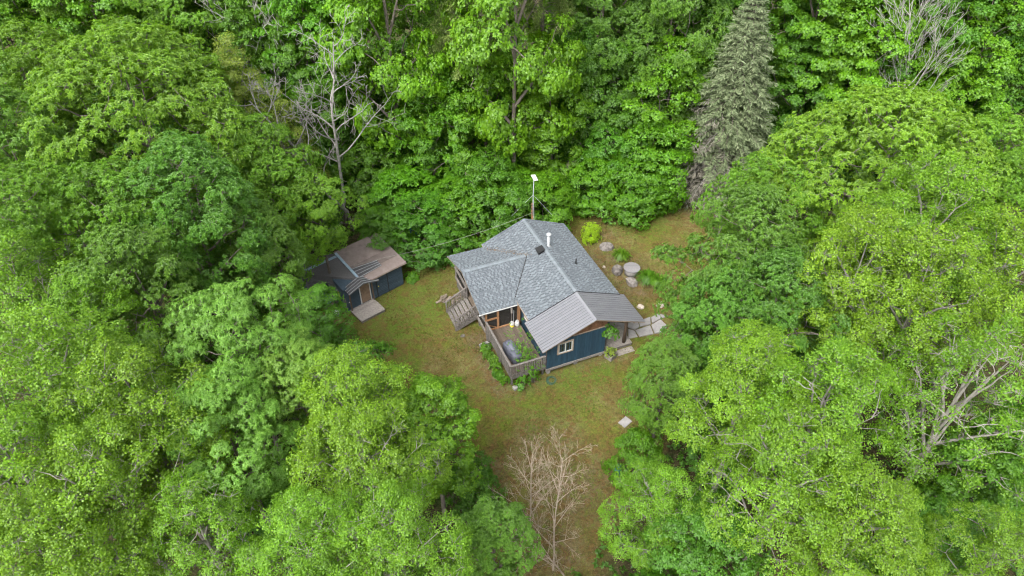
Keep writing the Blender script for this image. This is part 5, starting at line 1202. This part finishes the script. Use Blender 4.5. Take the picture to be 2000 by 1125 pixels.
pl_lab = ['low leafy plant beside the shed corner', 'low leafy plants at the lawn edge by the fallen cable', 'leafy plant at the edge of the trees behind the porch', 'leafy plant behind the porch roof, nearest the porch', 'leafy plant between shed and tall maples', 'white flowering plant at the back of the lawn', 'second white flowering plant at the back of the lawn', 'leafy hosta right behind the satellite mast', 'leafy hosta at the back lawn edge left of the small spruce', 'leafy hosta at the back lawn edge right of the small spruce', 'leafy weeds at the back lawn edge nearest the lime shrub', 'leafy weeds left of the porch roof corner']
for i, ((x, y), lb) in enumerate(zip([(-7.7, 41.6), (-7.2, 43.4), (-5.3, 44.9), (-3.6, 46.0), (-8.9, 44.0), (7.0, 51.4), (8.2, 52.0), (3.0, 48.6), (4.4, 49.7), (6.0, 50.6), (5.2, 50.0), (-5.9, 43.4)], pl_lab)):
    t = shrub('leafy_plant', 50 + i, 'fern', x, y, gz(x, y), .55 + .2 * (i % 3) / 2, .5, 60, 6, .2, .13, 'broad', lb, 'plant', 'leafy plants along the forest edge')
    if 'white' in lb:
        rng = np.random.default_rng(i); k = 26; P_ = np.stack([rng.normal(0, .35, k), rng.normal(0, .35, k), rng.uniform(.45, .7, k)], 1)
        inst('flowers', leaf_mesh('flowers', [rosettes(rng, P_, np.tile([0, 0, 1.], (k, 1)), 5, .06, .05, 'diamond')], M['petal']), t)

# ------------------------------------------------------------------ ground cover: grass, fallen leaves, undergrowth
rng = np.random.default_rng(99)
def scatter(n, x0, x1, y0, y1): return rng.uniform(x0, x1, n), rng.uniform(y0, y1, n)
def in_house(x, y):
    u = (x - HX) * HC + (y - HY) * HS; v = (x - HX) * HS - (y - HY) * HC
    return ((u > -5.7) & (u < 3.3) & (v > .3) & (v < 11.4)) | ((u > 3.3) & (u < 7) & (v > 8.3) & (v < 11.2))
x, y = scatter(230000, -17, 19, 15, 55); cdv = clear_dist(x, y)
dens = smooth(-.4, .5, vnoise(x, y, .9, 21) + .4 * vnoise(x, y, 2.9, 22)) * .8 + .2
k = (cdv < .6) & ~in_house(x, y) & (rng.uniform(0, 1, len(x)) < dens * .75); x, y = x[k], y[k]; n = len(x)
a = rng.uniform(0, 6.28, n); A = np.stack([np.cos(a) * .7, np.sin(a) * .7, rng.uniform(.35, 1.1, n)], 1); N = nrm(rng.normal(0, 1, (n, 3)))
m, nt, _ = newmat('grass_blade')
P3 = worldpos(nt); g1 = noise(nt, P3, .5, 3); gc = ramp(nt, g1, [(.35, (.10, .085, .026)), (.5, (.095, .105, .018)), (.65, (.064, .112, .013))])
gv = nt.nodes.new('ShaderNodeHueSaturation'); nt.links.new(gc, gv.inputs['Color']); nt.links.new(mapr(nt, islrand(nt), 0, 1, .7, 1.3), gv.inputs['Value'])
M['grass'] = finish(m, nt, gv.outputs[0], .9, spec=.1)
s = rng.uniform(.6, 1.5, n)
go = link(bpy.data.objects.new('grass', leaf_mesh('grass', [leaves_geo(np.stack([x, y, ground_z(x, y) - .004], 1), A, N, .12 * s, .045 * s, 'blade')], M['grass']))); tag(go, 'short mossy lawn grass in the clearing', 'grass', kind='stuff')
x, y = scatter(90000, -20, 22, 12, 58); cdv = clear_dist(x, y); u_ = (x - HX) * HC + (y - HY) * HS; v_ = (x - HX) * HS - (y - HY) * HC
w = .03 + .8 * smooth(-1.2, .6, cdv) + .9 * ((u_ > -7) & (u_ < -5.3) & (v_ > 5.6) & (v_ < 12.2)) + .7 * ((u_ > -6) & (u_ < 1) & (v_ > 11.4) & (v_ < 12.6)) + .7 * (np.hypot(x + 4.5, y - 45.8) < 2.2) + .45 * (np.hypot(x - 2, y - 20) < 4.5)
k = (rng.uniform(0, 1, len(x)) < w * .33) & (cdv < 3) & ~in_house(x, y); x, y = x[k], y[k]; n = len(x)
a = rng.uniform(0, 6.28, n); s = rng.uniform(.6, 1.4, n)
lo = link(bpy.data.objects.new('fallen_leaves', leaf_mesh('fallen_leaves', [leaves_geo(np.stack([x, y, ground_z(x, y) + .015], 1), np.stack([np.cos(a), np.sin(a), rng.normal(0, .2, n)], 1), np.array([0, 0, 1.]) + rng.normal(0, .3, (n, 3)), .09 * s, .06 * s, 'diamond')], M['litter']))); tag(lo, 'dry brown fallen leaves scattered on the ground', 'leaves', kind='stuff')
x, y = scatter(17000, -45, 45, 6, 92); cdv = clear_dist(x, y); d2 = vnoise(x, y, .5, 31)
k = (cdv > -.25) & (rng.uniform(0, 1, len(x)) < np.where(cdv < 4, .95, .7) * np.clip(.75 + .4 * d2, .2, 1)); x, y, cdv = x[k], y[k], cdv[k]; n = len(x)
hh_ = np.where(cdv < .7, .22, np.where(cdv < 3, .5, 1.1)) * rng.uniform(.3, 1.4, n)
Pu = np.stack([x, y, ground_z(x, y) + hh_], 1); Pu = np.repeat(Pu, 2, 0) + rng.normal(0, .22, (2 * n, 3))
uo = link(bpy.data.objects.new('undergrowth', leaf_mesh('undergrowth', [rosettes(rng, Pu, nrm(rng.normal(0, .5, Pu.shape) + np.array([0, 0, 1])), 6, .25, .17, 'diamond', (55, 100), .25, .05)], M['undergrowth']))); tag(uo, 'dark low undergrowth covering the forest floor', 'undergrowth', kind='stuff')

# leaf debris caught on the cabin roof
nd = 150; tt = rng.uniform(0, 1, nd); vz = PZE + (PZR - PZE) * tt
dx = np.where(tt < .14, rng.uniform(-4.0, -3.1, nd), -(ZR - vz) / SL) + rng.normal(0, .12, nd); dy = -(PV0 + (PVR - PV0) * tt) + rng.normal(0, .1, nd)
dzv = np.maximum(ZR - SL * np.abs(dx), PZE + (PZR - PZE) * np.clip((-dy - PV0) / (PVR - PV0), 0, 1)) + .05
kk = np.abs(dx) < 3.4; a = rng.uniform(0, 6.28, nd)
do = inst('leaf_debris', leaf_mesh('leaf_debris', [leaves_geo(np.stack([dx, dy, dzv], 1)[kk], np.stack([np.cos(a), np.sin(a), 0 * a], 1)[kk], np.tile([0, 0, 1.], (nd, 1))[kk], rng.uniform(.06, .13, kk.sum()), rng.uniform(.04, .09, kk.sum()), 'diamond')], M['litter']), cabin); do['kind'] = 'stuff'
